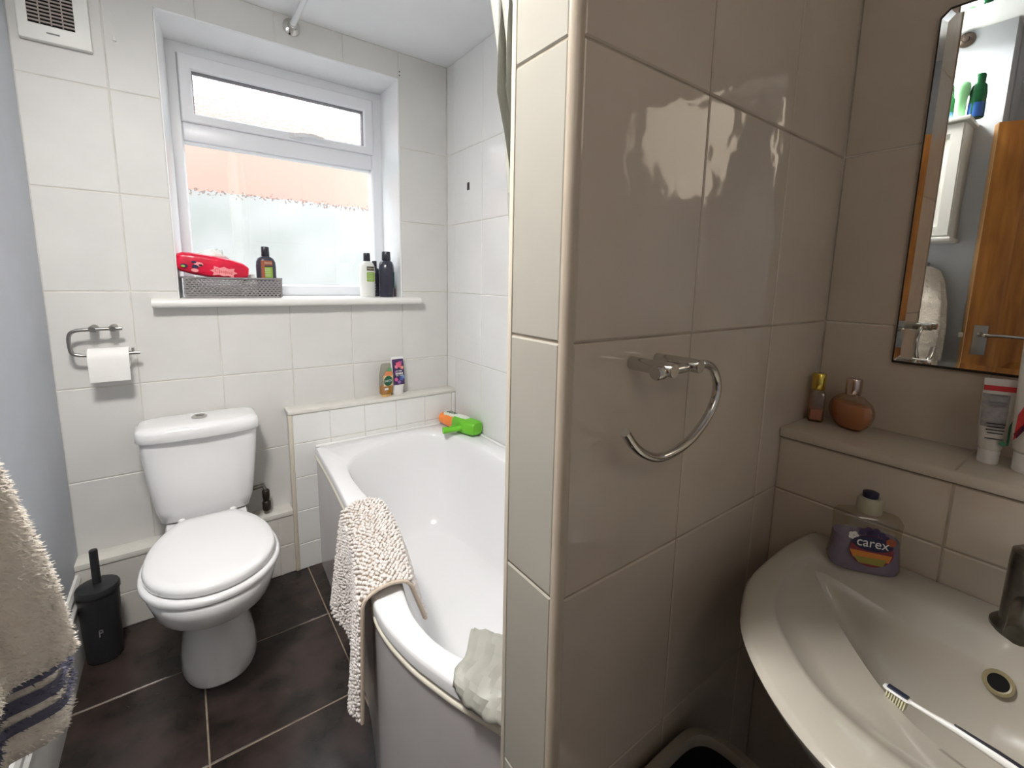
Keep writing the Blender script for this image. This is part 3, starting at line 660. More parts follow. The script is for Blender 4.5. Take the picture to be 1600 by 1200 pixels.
b = MB(); b.lathe([(.021, 0), (.021, .003), (.010, .004)], c=(.71, BC, BZ-.144), n=24); under(b.build('drain', OLDCH), ba)
# overflow: ring on the rear wall of the bowl
ovM = frame((.8165, .038, BZ-.048), (0, -1, 0), Vector((.62, 0, .78)))
b = MB(); b.lathe([(.0155, 0), (.0155, .002), (.0125, .0035), (.0105, .003), (.0105, .0005)], n=24, cap1=False); o_ = b.build('overflow_ring', mat('stained_ring', (.34, .29, .16), .35, noise=.3, nscale=40))
o_.data.transform(ovM); under(o_, ba)
b = MB(); b.lathe([(.0106, 0), (.0106, .0015)], n=20); o_ = b.build('overflow_hole', DARK); o_.data.transform(ovM); under(o_, ba)
b = MB(); R = []
for z, a, bb in [(0, .10, .09), (.02, .10, .09), (.06, .08, .075), (.3, .07, .065), (.55, .075, .075), (.62, .10, .10), (.66, .12, .12)]: R.append(sup(.80, BC, z, a, bb, 32, 2.6))
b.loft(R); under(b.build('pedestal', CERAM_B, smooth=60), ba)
# tap
ta = empty('basin_tap', (.885, .028, BZ), label='limescaled chrome mixer tap on the back of the washbasin', cat='tap')
b = MB(); b.lathe([(.034, -.004), (.034, .003), (.029, .009), (.0255, .011), (.0255, .095), (.0245, .112), (.018, .117)], n=32); b.build('tap_body', OLDCH, ta)
b = MB(); b.tube([(-.015, 0, .045), (-.06, 0, .055), (-.115, 0, .05)], [.014, .013, .012], 14); b.build('spout', OLDCH, ta)
b = MB(); b.tube([(0, 0, .117), (-.01, 0, .128), (-.06, 0, .145)], [.012, .008, .006], 12); b.build('lever', OLDCH, ta)

# toothbrush lying in the bowl
tbm = empty('toothbrush', (.60, .06, .78), label='white and black toothbrush lying in the washbasin', cat='toothbrush')
A_, B_ = Vector((.653, .119, .791)), Vector((.626, -.065, .790))
d_ = (B_-A_).normalized(); side = d_.cross(Vector((0, 0, 1))).normalized()
def onl(t_, up=0, s_=0): return A_+d_*t_+Vector((0, 0, up))+side*s_
under(MB().tube([onl(0, .0, 0), onl(.004), onl(.024), onl(.028)], [.0035, .0055, .0055, .003], 12, flat=.45).build('head', WHITEP), tbm)
under(MB().tube([onl(.004, .003), onl(.024, .003)], [.004, .004], 10, flat=.3).build('head_back', mat('navy_rubber', (.02, .025, .05), .5)), tbm)
under(MB().tube([onl(.027, 0), onl(.045, .0015), onl(.07, .004), onl(.10, .005), onl(.15, .005), onl(.19, .004), onl(.197, .004)], [.0025, .0026, .004, .0055, .0058, .005, .002], 12).build('handle', WHITEP), tbm)
under(MB().tube([onl(.065, .0085), onl(.10, .0095), onl(.15, .0095), onl(.185, .008)], [.001, .0025, .0028, .001], 8).build('grip', BLACKG), tbm)
b = MB()
for i in range(8):
    for j in range(3):
        p = onl(.005+i*.0026, -.002, (j-1)*.003); b.tube([p, p+Vector((-.003, .001, -.010))], .0011, 5)
under(b.build('bristles', mat('cream_bristle', (.62, .60, .42), .7), kind='stuff'), tbm)

# waste bin under basin
bn = empty('waste_bin', (.562, .252, 0), label='open grey-rimmed dark waste bin on the floor beneath the washbasin', cat='bin')
bm_ = MB(); bx0, bx1, by0, by1 = .63, .865, .22, .372
def rrect(d, z, c=(.562, .252)): return sup(c[0], c[1], z, .118+d, .108+d, 48, 5)
bm_.loft([rrect(-.025, 0), rrect(-.023, .01), rrect(0, .495), rrect(.0, .50), rrect(-.003, .50), rrect(-.026, .012), rrect(-.10, .011)]); b_o = bm_.build('bin_body', mat('dark_bin_plastic', (.018, .016, .018), .4), smooth=50); under(b_o, bn)
b = MB(); b.loft([rrect(.002, .490), rrect(.008, .494), rrect(.008, .506), rrect(.005, .510), rrect(-.007, .510), rrect(-.010, .505), rrect(-.010, .492)], cap0=False, cap1=False); under(b.build('bin_rim', mat('grey_rim', (.30, .27, .22), .5), smooth=50), bn)


# ------------------------------------------------------------------ bottle helper
def bottle(name, loc, rotz, label, secs, body, cap=None, capsecs=None, e=2.4, group=None, cat='bottle', n=36):
    """secs: (z, halfwidth, halfdepth)"""
    r = empty(name, loc, (0, 0, rotz), label=label, cat=cat, group=group or ('toiletry bottles on the window sill' if loc[1] > 2.1 else 'bottles on the bath boxing' if loc[1] > 2.0 else 'bottles on top of the wall cabinet' if loc[0] < 0 else None))
    MB().loft([sup(0, 0, z, a, d, n, e) for z, a, d in secs]).build('body', body, r, smooth=50)
    if cap: MB().loft([sup(0, 0, z, a, d, 24, 2.3) for z, a, d in capsecs]).build('cap', cap, r, smooth=50)
    return r
def tint(name, c, rough=.4): return mat(name, c, rough)
INKW = tint('white_ink', (.8, .8, .78)); INKN = tint('navy_ink', (.02, .02, .07)); INKG = tint('lime_label', (.28, .46, .06)); INKB = tint('brown_label', (.09, .06, .04)); INKK = tint('black_ink', (.02, .02, .02)); INKR = tint('red_ink', (.55, .03, .03)); INKT = tint('teal_label', (.05, .25, .22)); INKC = tint('pale_label', (.62, .68, .50)); INKO = tint('orange_label', (.75, .25, .10))
def face(r, x, y, z): return frame((x, y, z), (1, 0, 0), (0, 0, 1))   # faces local -y

# ------------------------------------------------------------------ window sill things
SZ = 1.178
# basket
bk = empty('storage_basket', (.172, 2.165, SZ), label='grey perforated plastic basket on the window sill', cat='basket')
bw, bd, bh = .163, .062, .080
# perforated walls built as woven rails and staggered stubs
b = MB()
def wallgrid(b, p0, p1, h, nx, nz, t=.0022, taper=.006):
    p0 = Vector(p0); p1 = Vector(p1); d = (p1-p0); Lw = d.length; d.normalize(); nrm = Vector((d.y, -d.x, 0))
    def q(u, z): return p0+d*u+Vector((0, 0, z))+nrm*(-taper*(1-z/h))
    for k in range(nz+1):
        z = .006+(h-.014)*k/nz
        a, c = q(0, z), q(Lw, z); hh = .0024
        vs = [a-nrm*t+Vector((0, 0, -hh)), c-nrm*t+Vector((0, 0, -hh)), c+nrm*t*.3+Vector((0, 0, -hh)), a+nrm*t*.3+Vector((0, 0, -hh)), a-nrm*t+Vector((0, 0, hh)), c-nrm*t+Vector((0, 0, hh)), c+nrm*t*.3+Vector((0, 0, hh)), a+nrm*t*.3+Vector((0, 0, hh))]
        b.add(vs, [(0, 3, 2, 1), (4, 5, 6, 7), (0, 1, 5, 4), (1, 2, 6, 5), (2, 3, 7, 6), (3, 0, 4, 7)])
    for k in range(nz):
        z0 = .006+(h-.014)*k/nz; z1 = .006+(h-.014)*(k+1)/nz
        for i in range(nx+1):
            u = Lw*(i+(.25 if k % 2 else -.25))/nx; u = min(max(u, .003), Lw-.003); hw = .0031
            a = q(u, z0); c = q(u, z1)
            vs = [a-d*hw-nrm*t*.8, a+d*hw-nrm*t*.8, a+d*hw+nrm*t*.2, a-d*hw+nrm*t*.2, c-d*hw-nrm*t*.8, c+d*hw-nrm*t*.8, c+d*hw+nrm*t*.2, c-d*hw+nrm*t*.2]
            b.add(vs, [(0, 1, 5, 4), (1, 2, 6, 5), (2, 3, 7, 6), (3, 0, 4, 7)])
wallgrid(b, (-bw, -bd, 0), (bw, -bd, 0), bh, 23, 8)
wallgrid(b, (bw, -bd, 0), (bw, bd, 0), bh, 9, 8)
wallgrid(b, (bw, bd, 0), (-bw, bd, 0), bh, 23, 8)
wallgrid(b, (-bw, bd, 0), (-bw, -bd, 0), bh, 9, 8)
b.build('lattice', GREYB, bk, smooth=0, kind='stuff')
b = MB(); b.box((-bw+.005, -bd+.005, 0), (bw-.005, bd-.005, .003)); b.build('base', GREYB, bk, smooth=0)
b = MB(); b.loft([sup(0, 0, z, bw+d, bd+d, 44, 8) for z, d in ((bh-.006, .001), (bh-.006, .005), (bh, .005), (bh, -.003), (bh-.006, -.003))], cap0=False, cap1=False); b.build('rim', GREYB, bk, smooth=0)
# red wipes pack
RED = mat('glossy_red_film', (.78, .012, .055), .28, noise=.25, nscale=14, bump=.5, bscale=25, bdist=.004)
pk = empty('wipes_pack', (.105, 2.150, SZ+.078), (0, math.radians(7.5), 0), label='glossy red pack of wipes resting on the grey basket', cat='pack')
R = []
for x, zz, h, d in [(-.122, .045, .016, .040), (-.116, .045, .028, .044), (-.104, .044, .036, .047), (-.06, .042, .041, .050), (0, .040, .042, .051), (.05, .038, .040, .050), (.090, .036, .034, .046), (.102, .036, .026, .043), (.110, .037, .018, .041)]:
    R.append([(x, p, zz+q) for p, q, _ in sup(0, 0, 0, d, h, 32, 4.5)])
MB().loft(R).build('pouch', RED, pk, smooth=50)
fm = frame((.0, -.0525, .038), (1, 0, 0), (0, 0, 1))
PINKL = tint('pink_label', (.82, .28, .30)); 
star = [(-.045, 0), (-.032, .006), (-.034, .018), (-.015, .013), (0, .019), (.015, .013), (.034, .018), (.032, .006), (.045, 0), (.032, -.006), (.034, -.018), (.015, -.013), (0, -.017), (-.015, -.013), (-.034, -.018), (-.032, -.006)]
flat('label_badge', [(x+.028, y-.012) for x, y in star], PINKL, pk, fm)
text('label_text', 'C', .020, INKR, pk, fm @ Matrix.Translation((.004, -.011, .0006)), width=.011)
for i_ in range(7):
    flat('label_stroke', circ(.0034, 10, .75, 1.1 if i_ % 3 else 1.7, .014+.0065*i_, -.013), INKR, pk, fm @ Matrix.Translation((0, 0, .0006)), t=.0003)
    flat('label_stroke', circ(.0019, 8, .75, 1.1 if i_ % 3 else 1.7, .014+.0065*i_, -.013), PINKL, pk, fm @ Matrix.Translation((0, 0, .0009)), t=.0003)
for (x, y, r_, m_) in [(-.052, .004, .011, PINKL), (-.062, -.006, .008, INKN), (-.046, .001, .005, INKK), (-.095, -.008, .009, INKN), (-.098, -.010, .005, INKG), (-.067, .009, .006, INKN), (-.062, -.020, .009, PINKL)]:
    flat('printed_bird', circ(r_, 10, 1.3, .8, x, y), m_, pk, fm @ Matrix.Translation((0, 0, .0003+random.uniform(0, .0004))))
# crumpled tissue out of the pack
tis = MB(); R = []
for i in range(9):
    ring = []
    for j in range(20):
        a = 2*PI*j/20; r_ = (.062-.006*i)*(1+.22*math.sin(3*a+i)+.12*math.sin(7*a+2*i)); ring.append((-.028+r_*math.cos(a)*.95+.004*i, .5*r_*math.sin(a), .072+.0045*i+.004*math.sin(5*a+i*1.7)))
    R.append(ring)
tis.loft(R); tis.build('opening_flap', mat('pastel_print_film', (.86, .90, .86), .35, col2=(.62, .82, .45), nscale=22, ramp=(.30, .42)), pk, smooth=15, label='crumpled pale green and white film flap')
# dark conditioner bottle standing in basket
def hair_bottle(name, loc, label, body, rot, scale=1.0, h=.205, w=.036, d=.024, capm=BLACKG):
    k = scale
    r = bottle(name, loc, rot, label, [(0, w*.90, d*.88), (.004, w*.97, d*.96), (.012, w, d), (h*.60, w*1.02, d*1.02), (h*.70, w*.97, d*.97), (h*.765, w*.80, d*.85), (h*.80, w*.52, d*.66), (h*.815, w*.38, d*.5)], body,
               capm, [(h*.812, w*.38, d*.54), (h*.82, w*.42, d*.60), (h*.985, w*.40, d*.58), (h, w*.36, d*.52)], e=2.5)
    return r
def tres_label(r, w, d, z0, gcol, top=INKB):
    y = -d*1.02-.0006
    fm_ = frame((0, y, z0), (1, 0, 0), (0, 0, 1)); hw = w*.56
    b_ = MB()
    for (za, zb, m_) in [(.052, .071, top), (.002, .045, gcol)]:
        flat('label', [(-hw, za), (hw, za), (hw, zb), (-hw, zb)], m_, r, fm_)
    text('label_text', 'TRESemmé', .010, INKC, r, fm_ @ Matrix.Translation((0, .062, .0006)), width=hw*1.8)
    for zl in (.037, .030, .022, .014, .008):
        flat('label_line', [(-hw*.75, zl), (hw*.6, zl), (hw*.6, zl+.002), (-hw*.75, zl+.002)], INKC, r, fm_ @ Matrix.Translation((0, 0, .0005)), t=.0002)
r = hair_bottle('shampoo_bottle', (.288, 2.165, SZ+.004), 'dark shampoo bottle with a green label standing in the grey basket', mat('dark_grey_bottle', (.05, .05, .07), .25), .0, h=.203, w=.036)
tres_label(r, .036, .024, .075, INKG, top=mat('rust_label', (.35, .10, .05), .4))
flat('label', [(-.021, .0), (-.008, .0), (-.008, .075), (-.021, .075)], mat('rust_label', (.35, .10, .05), .4), r, frame((0, -.0262, .072), (1, 0, 0), (0, 0, 1)))
# small white pack in the basket
sp = empty('soap_box', (.222, 2.150, SZ+.070), label='small white box poking out of the basket beside the dark shampoo bottle', cat='box')
MB().box((-.022, -.012, -.066), (.022, .012, .024)).build('carton', WHITEP, sp, bevel=.002)
b = MB()
for zl in (.017, .006, -.001): flat('printed_line', [(-.017, zl), (.017, zl), (.017, zl+.0012), (-.017, zl+.0012)], mat('grey_ink', (.2, .2, .2), .5), sp, frame((0, -.0125, 0), (1, 0, 0), (0, 0, 1)))
# white conditioner and black shampoo on the right
r = hair_bottle('conditioner_bottle', (.700, 2.150, SZ), 'white bottle with black cap and green label at the right of the sill', mat('white_bottle', (.82, .83, .80), .25), math.radians(20), h=.203, w=.037)
tres_label(r, .037, .024, .070, INKG)
r = hair_bottle('shampoo_bottle', (.790, 2.145, SZ), 'black bottle nearest the right end of the window sill', mat('black_bottle', (.035, .035, .055), .22), math.radians(62), h=.213, w=.040, d=.034)
flat('label', [(-.016, 0), (.016, 0), (.016, .075), (-.016, .075)], INKT, r, frame((0, -.0356, .045), (1, 0, 0), (0, 0, 1)))
text('label_text', 'TRESemmé', .012, INKW, r, frame((0, -.0358, .132), (1, 0, 0), (0, 0, 1)), width=.034)
r = hair_bottle('shampoo_bottle', (.757, 2.215, SZ), 'dark bottle half hidden between the white bottle and the black bottle on the sill', mat('black_bottle', (.035, .035, .055), .22), math.radians(-30), h=.17, w=.028, d=.020)
for zl in (.03, .042, .054, .115): flat('label_line', [(-.008, zl), (.008, zl), (.008, zl+.006), (-.008, zl+.006)], INKW, r, frame((0, -.0212, 0), (1, 0, 0), (0, 0, 1)))
r = bottle('pink_bottle', (.828, 2.185, SZ), 0, 'small translucent pink bottle at the right end of the sill behind the black bottle', [(0, .011, .011), (.003, .012, .012), (.045, .012, .012), (.052, .006, .006), (.06, .006, .006)], mat('pink_plastic', (.75, .25, .30), .3), WHITEP, [(.058, .007, .007), (.07, .007, .007)])
# ------------------------------------------------------------------ boxing ledge bottles
LZ = .716
OR = mat('amber_gel', (.62, .24, .02), .15)
r = bottle('shower_gel_bottle', (.741, 2.050, LZ), math.radians(12), 'upside-down clear shower gel bottle with amber gel on the bath ledge', [(.012, .030, .017), (.018, .033, .019), (.10, .033, .019), (.150, .024, .011), (.156, .022, .008)], CLEARP)
MB().loft([sup(0, 0, z, a, d, 30, 2.4) for z, a, d in ((.014, .0285, .0155), (.019, .0315, .0175), (.050, .0315, .0175))]).build('gel', OR, r)
MB().loft([sup(0, 0, z, a, d, 30, 2.4) for z, a, d in ((0, .022, .014), (.002, .024, .015), (.012, .024, .015))]).build('flip_cap', mat('amber_cap', (.72, .42, .14), .3), r)
fm_ = frame((0, -.0192, 0), (1, 0, 0), (0, 0, 1))
flat('label', circ(.0235, 26, 1, 1, 0, .076), tint('dark_green_label', (.01, .10, .05)), r, fm_ @ Matrix.Translation((0, 0, .0004)))
text('label_text', 'RADOX', .014, INKW, r, fm_ @ Matrix.Translation((0, .076, .0010)), width=.040)
flat('label_orange', [(-.022, .104), (.020, .098), (.022, .115), (.014, .124), (-.010, .122)], INKO, r, fm_)
flat('label_leaf', [(-.006, .122), (.020, .118), (.018, .135), (.006, .139)], tint('leaf_green', (.10, .36, .16)), r, fm_)
flat('label_pale', [(-.024, .052), (.024, .052), (.026, .104), (-.024, .104)], tint('peach_label', (.80, .55, .28)), r, fm_ @ Matrix.Translation((0, 0, -.0003)))
flat('label_strip', [(-.020, .034), (.0, .034), (.0, .043), (-.020, .043)], INKW, r, fm_)
r = bottle('body_wash_tube', (.803, 2.066, LZ), math.radians(5), 'white tube with purple floral print beside the amber shower gel', [(0, .026, .018), (.002, .028, .019), (.036, .028, .019), (.040, .0295, .020), (.09, .0305, .016), (.172, .0315, .003), (.180, .0315, .002)], WHITEP, cat='tube')
FLO = mat('floral_print', (.10, .03, .12), .35, col2=(.03, .03, .10), nscale=60)
b = MB(); b.loft([[(-.028, -.0195, .048), (.028, -.0195, .048)], [(-.0285, -.0175, .09), (.0285, -.0175, .09)], [(-.029, -.0035, .170), (.029, -.0035, .170)]], closed=False); b.build('print', FLO, r, smooth=0)
fp = frame((0, -.0205, .10), (1, 0, 0), Vector((0, .16, 1)))
for (x, y, s_, c_) in [(.0, .045, .014, (.75, .12, .22)), (-.012, .036, .009, (.80, .25, .33)), (.016, .030, .008, (.85, .35, .25)), (-.018, -.025, .009, (.60, .12, .30)), (.010, -.022, .011, (.08, .12, .40)), (.018, -.015, .008, (.20, .35, .60)), (-.004, -.038, .008, (.30, .15, .45)), (.013, .055, .006, (.35, .10, .35)), (-.018, .012, .006, (.25, .10, .30))]:
    flat('flower', [(x+s_*(1+.25*math.cos(5*a))*math.cos(a), y+s_*(1+.25*math.cos(5*a))*math.sin(a)) for a in [2*PI*i/15 for i in range(15)]], tint('fl%d%d' % (c_[0]*100, c_[2]*100), c_), r, fp @ Matrix.Translation((0, 0, .0006)))
for (x0, x1, y0, y1) in [(-.013, -.009, .012, .018), (-.003, .000, .012, .018), (.003, .006, .012, .018), (.008, .013, .012, .017)] + [(-.019+.0078*i, -.0135+.0078*i, -.002, .007) for i in range(5)] + [(-.017+.0062*i, -.0125+.0062*i, -.009, -.005) for i in range(6) if i != 2]:
    flat('label_stroke', [(x0, y0), (x1, y0), (x1, y1), (x0, y1)], INKW, r, fp @ Matrix.Translation((0, 0, .0012)))

# ------------------------------------------------------------------ toy water pistol on bath corner
ty = empty('toy_water_pistol', (1.03, 1.86, RZ+.039), (0, 0, math.atan2(-.235, .05)), label='orange and green toy water pistol lying on the bath corner', cat='toy')
ORG = mat('orange_toy_plastic', (.95, .28, .06), .35); GRN = mat('green_toy_plastic', (.16, .55, .03), .35); WHT = mat('cream_toy_plastic', (.80, .86, .76), .35)
def xl(b, prof, c=(0, 0, 0), sy=1, sz=1, n=18):
    rg = [[(c[0]+h, c[1]+r_*math.cos(2*PI*j/n)*sy, c[2]+r_*math.sin(2*PI*j/n)*sz) for j in range(n)] for h, r_ in prof]; return b.loft(rg)
xl(MB(), [(-.135, .020), (-.130, .027), (-.098, .030), (-.092, .028), (-.086, .031), (-.055, .033), (-.049, .030), (-.043, .033), (-.015, .033)]).build('barrel', ORG, ty, smooth=45)
b = MB(); R = [sup(0, 0, 0, 1, 1, 24, 4)]
b.loft([[(x, w_*p, cz+h_*q) for p, q, _ in sup(0, 0, 0, 1, 1, 28, 3.5)] for x, w_, h_, cz in ((-.022, .033, .034, 0), (-.018, .036, .036, 0), (.045, .036, .036, 0), (.070, .040, .034, 0), (.115, .036, .032, 0), (.125, .028, .026, 0))]); b.build('gun_body', GRN, ty, smooth=45)
b = MB(); b.loft([[(x, w_*p, cz+h_*q) for p, q, _ in sup(0, 0, 0, 1, 1, 24, 4)] for x, w_, h_, cz in ((-.11, .010, .004, .028), (-.10, .017, .010, .028), (.03, .019, .012, .029), (.06, .016, .008, .029))]); b.build('top_rail', WHT, ty, smooth=45)
for i in range(4): MB().box((-.085+i*.017, -.011, .037), (-.079+i*.017, .011, .0412)).build('grip_slot', mat('dark_slot', (.06, .10, .05), .6), ty, smooth=0)
b = MB(); b.tube([(.045, -.03, -.005), (.035, -.065, -.008), (.005, -.110, -.010)], [.018, .015, .020], 14, flat=.8); b.build('grip', GRN, ty, smooth=50)
b = MB(); b.tube([(.01, -.03, -.005), (-.005, -.05, -.008), (.010, -.075, -.009), (.03, -.072, -.009)], .006, 8); b.build('trigger_guard', GRN, ty, smooth=50)

# ------------------------------------------------------------------ bath mat over rim
bmt = empty('bath_mat', (.36, 1.16, .56), label='cream chenille bath mat draped over the bath rim', cat='bath mat')
def outx(y):
    for p, q in zip(outl, outl[1:]):
        if q.y <= y <= p.y: t_ = (y-q.y)/(p.y-q.y+1e-9); return q.x+(p.x-q.x)*t_
    return .3
def innx(y):
    best = None
    for (xa, ya), (xb, yb) in zip(loopI, loopI[1:]):
        if min(ya, yb) <= y <= max(ya, yb) and xa < .7:
            t_ = (y-ya)/(yb-ya+1e-9); x = xa+(xb-xa)*t_; best = x if best is None else min(best, x)
    return best or .42
def mat_pt(s, v, lift=0.0):
    """s: 0..1 along rim (y), v: -1 (outside bottom) .. 1 (inside bottom)"""
    y = 1.375-.435*s
    xo_, xi_ = outx(y)-.010, innx(y)+.008
    zt = RZ+.013
    bulge = .020*(1-s)*math.sin(PI*min(1, s*1.5+.2))
    drop = .33-.05*math.cos(s*6)-.11*max(0, .55-s)*1.2 + (.0)
    if s < .25: drop = .30
    if v < -.12:
        t_ = (-.12-v)/.88; fold = .016*math.sin(s*8.5+1)*t_
        x = xo_-.012-.014*t_-fold-bulge*t_*.6; z = zt-.012-drop*t_; y2 = y-.03*t_*(s-.5)+(.045*t_*(1-s)*0)
        return Vector((x-lift, y2, z)), Vector((-1, 0, .15)).normalized()
    if v > .30:
        t_ = (v-.30)/.70; x = xi_+.008+.010*t_; z = zt-.014-.085*t_*(.6+.6*s); x = xi_+.010+.34*(zt-.014-z)
        return Vector((x+lift, y, z)), Vector((1, 0, .3)).normalized()
    t_ = (v+.12)/.42; x = xo_-.012+(xi_+.012-xo_+.012)*t_; z = zt-.014+.026*math.sin(PI*t_)**.55
    nx = Vector((-math.cos(PI*t_)*.9, 0, math.sin(PI*t_)+.15)).normalized()
    return Vector((x, y, z))+nx*lift, nx
b = MB(); ns, nv = 28, 44; vs = []
for i in range(ns+1):
    for j in range(nv+1):
        p, _ = mat_pt(i/ns, -1+2*j/nv); vs.append(tuple(p))
fs = [(i*(nv+1)+j, (i+1)*(nv+1)+j, (i+1)*(nv+1)+j+1, i*(nv+1)+j+1) for i in range(ns) for j in range(nv)]
b.add(vs, fs); bo = under(b.build('backing', BIND, smooth=60), bmt); bo.modifiers.new('s', 'SOLIDIFY').thickness = .004
b = MB()
ico = bmesh.new(); bmesh.ops.create_icosphere(ico, subdivisions=1, radius=1); iv = [v.co.copy() for v in ico.verts]; ifc = [tuple(v.index for v in f.verts) for f in ico.faces]; ico.free()
rows = 46
for i in range(rows):
    for part, (va, vb, cnt) in enumerate([(-1, -.12, 36), (-.12, .30, 13), (.30, 1, 17)]):
        for j in range(cnt):
            s = (i+.5+random.uniform(-.18, .18))/rows; v = va+(vb-va)*(j+.5+random.uniform(-.18, .18)+(.5 if i % 2 else 0))/cnt
            if v > .99: continue
            p, nrm = mat_pt(s, v, .004)
            d1 = (nrm+Vector((random.uniform(-.9, .9), random.uniform(-.9, .9), random.uniform(-.9, .5)))).normalized()
            Q = d1.to_track_quat('Z', 'Y').to_matrix(); k = random.uniform(.85, 1.15)
            b.add([tuple(p+Q @ Vector((c.x*.0047*k, c.y*.0047*k, c.z*.0056*k+.002))) for c in iv], ifc)
under(b.build('chenille_pile', CHEN, smooth=80, kind='stuff'), bmt)
b = MB(); b.tube([tuple(mat_pt(1.0, -1+2*j/40, .002)[0]+Vector((0, -.002, 0))) for j in range(41)], .0042, 8); under(b.build('edge_binding', BIND, smooth=60), bmt)

# ------------------------------------------------------------------ towel on the left wall
tw = empty('hanging_towel', (-.25, .58, 1.36), label='cream towel with blue-grey striped hem hanging on the left wall', cat='towel')
tkeys = [(1.365, -.325, .535, .014, .014), (1.345, -.312, .535, .038, .046), (1.30, -.296, .537, .060, .070), (1.22, -.273, .545, .084, .098), (1.12, -.252, .558, .105, .122), (1.00, -.240, .570, .114, .134), (.92, -.236, .576, .117, .136), (.86, -.234, .580, .118, .136), (.80, -.234, .582, .116, .134)]
def tkey(z):
    for p, q in zip(tkeys, tkeys[1:]):
        if q[0] <= z <= p[0]:
            t_ = (p[0]-z)/(p[0]-q[0]); return [p[k]+(q[k]-p[k])*t_ for k in range(1, 5)]
    return tkeys[-1][1:] if z < tkeys[-1][0] else tkeys[0][1:]
def tow_pt(a, z, inset=0.0):
    cx_, cy_, ra, rb = tkey(z); f = min(1, (1.36-z)/.25)
    k = 1+f*(.07*math.sin(5*a+.6)+.05*math.sin(9*a+z*3)+.03*math.sin(14*a-2*z))
    k -= inset/max(ra, .02)
    x = cx_+ra*k*math.cos(a); y = cy_+rb*k*math.sin(a)
    return Vector((max(x, LX+.004), y, z))
def tow_sheet(name, a0, a1, zt, zb_fn, inset, mtl, n=60, nz=40):
    vs = []; 
    for i in range(nz+1):
        for j in range(n+1):
            a = a0+(a1-a0)*j/n; zb = zb_fn(a); z = zt+(zb-zt)*i/nz; vs.append(tuple(tow_pt(a, z, inset)))
    fs = [(i*(n+1)+j, i*(n+1)+j+1, (i+1)*(n+1)+j+1, (i+1)*(n+1)+j) for i in range(nz) for j in range(n)]
    mi = []
    b = MB(); b.add(vs, fs); o = under(b.build(name, mtl, smooth=80), tw)
    md = o.modifiers.new('s', 'SOLIDIFY'); md.thickness = .003; md.offset = 0
    return o
zfront = lambda a: .912-.018*math.sin(a)
zback = lambda a: .828-.028*math.sin(a)
A1F = -PI*.02
tow_sheet('front_fold', -PI*.95, A1F, 1.363, zfront, -.006, TERRY)
tow_sheet('back_fold', -PI*.5, PI*.98, 1.362, zback, .010, TERRY)
# stripes woven near the hem
SZC = (.905, .882, .861)
for k, zc in enumerate(SZC):
    b = MB(); vs = []; n = 90
    for i in (0, 1):
        for j in range(n+1):
            a = -PI*.45+PI*1.15*j/n; z = zc-.028*math.sin(a)+(i-.5)*(.017-.003*k); vs.append(tuple(tow_pt(a, z, .0055)))
    b.add(vs, [(j, j+1, n+1+j+1, n+1+j) for j in range(n)]); under(b.build('hem_stripe', TERRYG, smooth=80), tw)
# terry pile: thousands of tiny tufts
b = MB(); c_ = MB()
for q in range(60000):
    if q % 3: a = random.uniform(-PI*.95, A1F); z = random.uniform(zfront(a), 1.355); ins_ = -.006
    else: a = random.uniform(-PI*.5, PI*.6); z = random.uniform(zback(a), 1.36); ins_ = .010
    stripe = ins_ > 0 and any(abs(z-(zc-.028*math.sin(a))) < .0085-.0015*k for k, zc in enumerate(SZC))
    p = tow_pt(a, z, ins_-(.0045 if stripe else .0015)); nrm = Vector((math.cos(a), math.sin(a), 0))
    d1 = (nrm+Vector((random.uniform(-.6, .6), random.uniform(-.6, .6), random.uniform(-1.0, .3)))).normalized()*random.uniform(.0030, .0055)
    s1 = d1.cross(Vector((0, 0, 1))).normalized()*.0007; s2 = d1.cross(s1).normalized()*.0007
    (c_ if stripe else b).add([tuple(p+s1), tuple(p-s1*.5+s2), tuple(p-s1*.5-s2), tuple(p+d1)], [(0, 1, 3), (1, 2, 3), (2, 0, 3)])
under(b.build('terry_pile', TERRY, smooth=0, kind='stuff'), tw)
under(c_.build('striped_pile', TERRYG, smooth=0, kind='stuff'), tw)
hk2 = empty('towel_hook', (LX, .53, 1.375), label='chrome wall hook carrying the cream towel', cat='hook')
under(MB().tube([(LX, .53, 1.375), (LX+.02, .53, 1.372), (LX+.032, .53, 1.375), (LX+.036, .53, 1.385)], [.008, .005, .005, .006], 10).build('hook', CHROME), hk2)

# ------------------------------------------------------------------ wall cabinet and bottles (seen in mirror)
ca = empty('wall_cabinet', (LX, .60, 1.47), label='white panelled wall cabinet above the towel', cat='cabinet')
CW = mat('white_cabinet_paint', (.80, .80, .76), .35)
cx0, cx1, cy0, cy1 = LX, LX+.132, .452, .80
under(MB().box((cx0, cy0, 1.472), (cx1, cy1, 1.895)).build('carcass', CW, bevel=.002), ca)
under(MB().box((cx0, cy0-.014, 1.895), (cx1+.026, cy1+.014, 1.910)).build('top', CW, bevel=.003), ca)
under(MB().box((cx0, cy0-.008, 1.455), (cx1+.022, cy1+.008, 1.472)).build('bottom_moulding', CW, bevel=.005), ca)
for ya, yb in ((cy0+.003, .6245), (.6275, cy1-.003)):
    b = MB()
    def fr(b, ya, yb, za, zb, x0, w_):
        b.box((x0, ya, za), (x0+.016, ya+w_, zb)); b.box((x0, yb-w_, za), (x0+.016, yb, zb)); b.box((x0, ya+w_, za), (x0+.016, yb-w_, za+w_)); b.box((x0, ya+w_, zb-w_), (x0+.016, yb-w_, zb))
        b.box((x0, ya+w_, za+w_), (x0+.008, yb-w_, zb-w_))
    fr(b, ya, yb, 1.478, 1.888, cx1, .034); under(b.build('door', CW, smooth=0), ca)
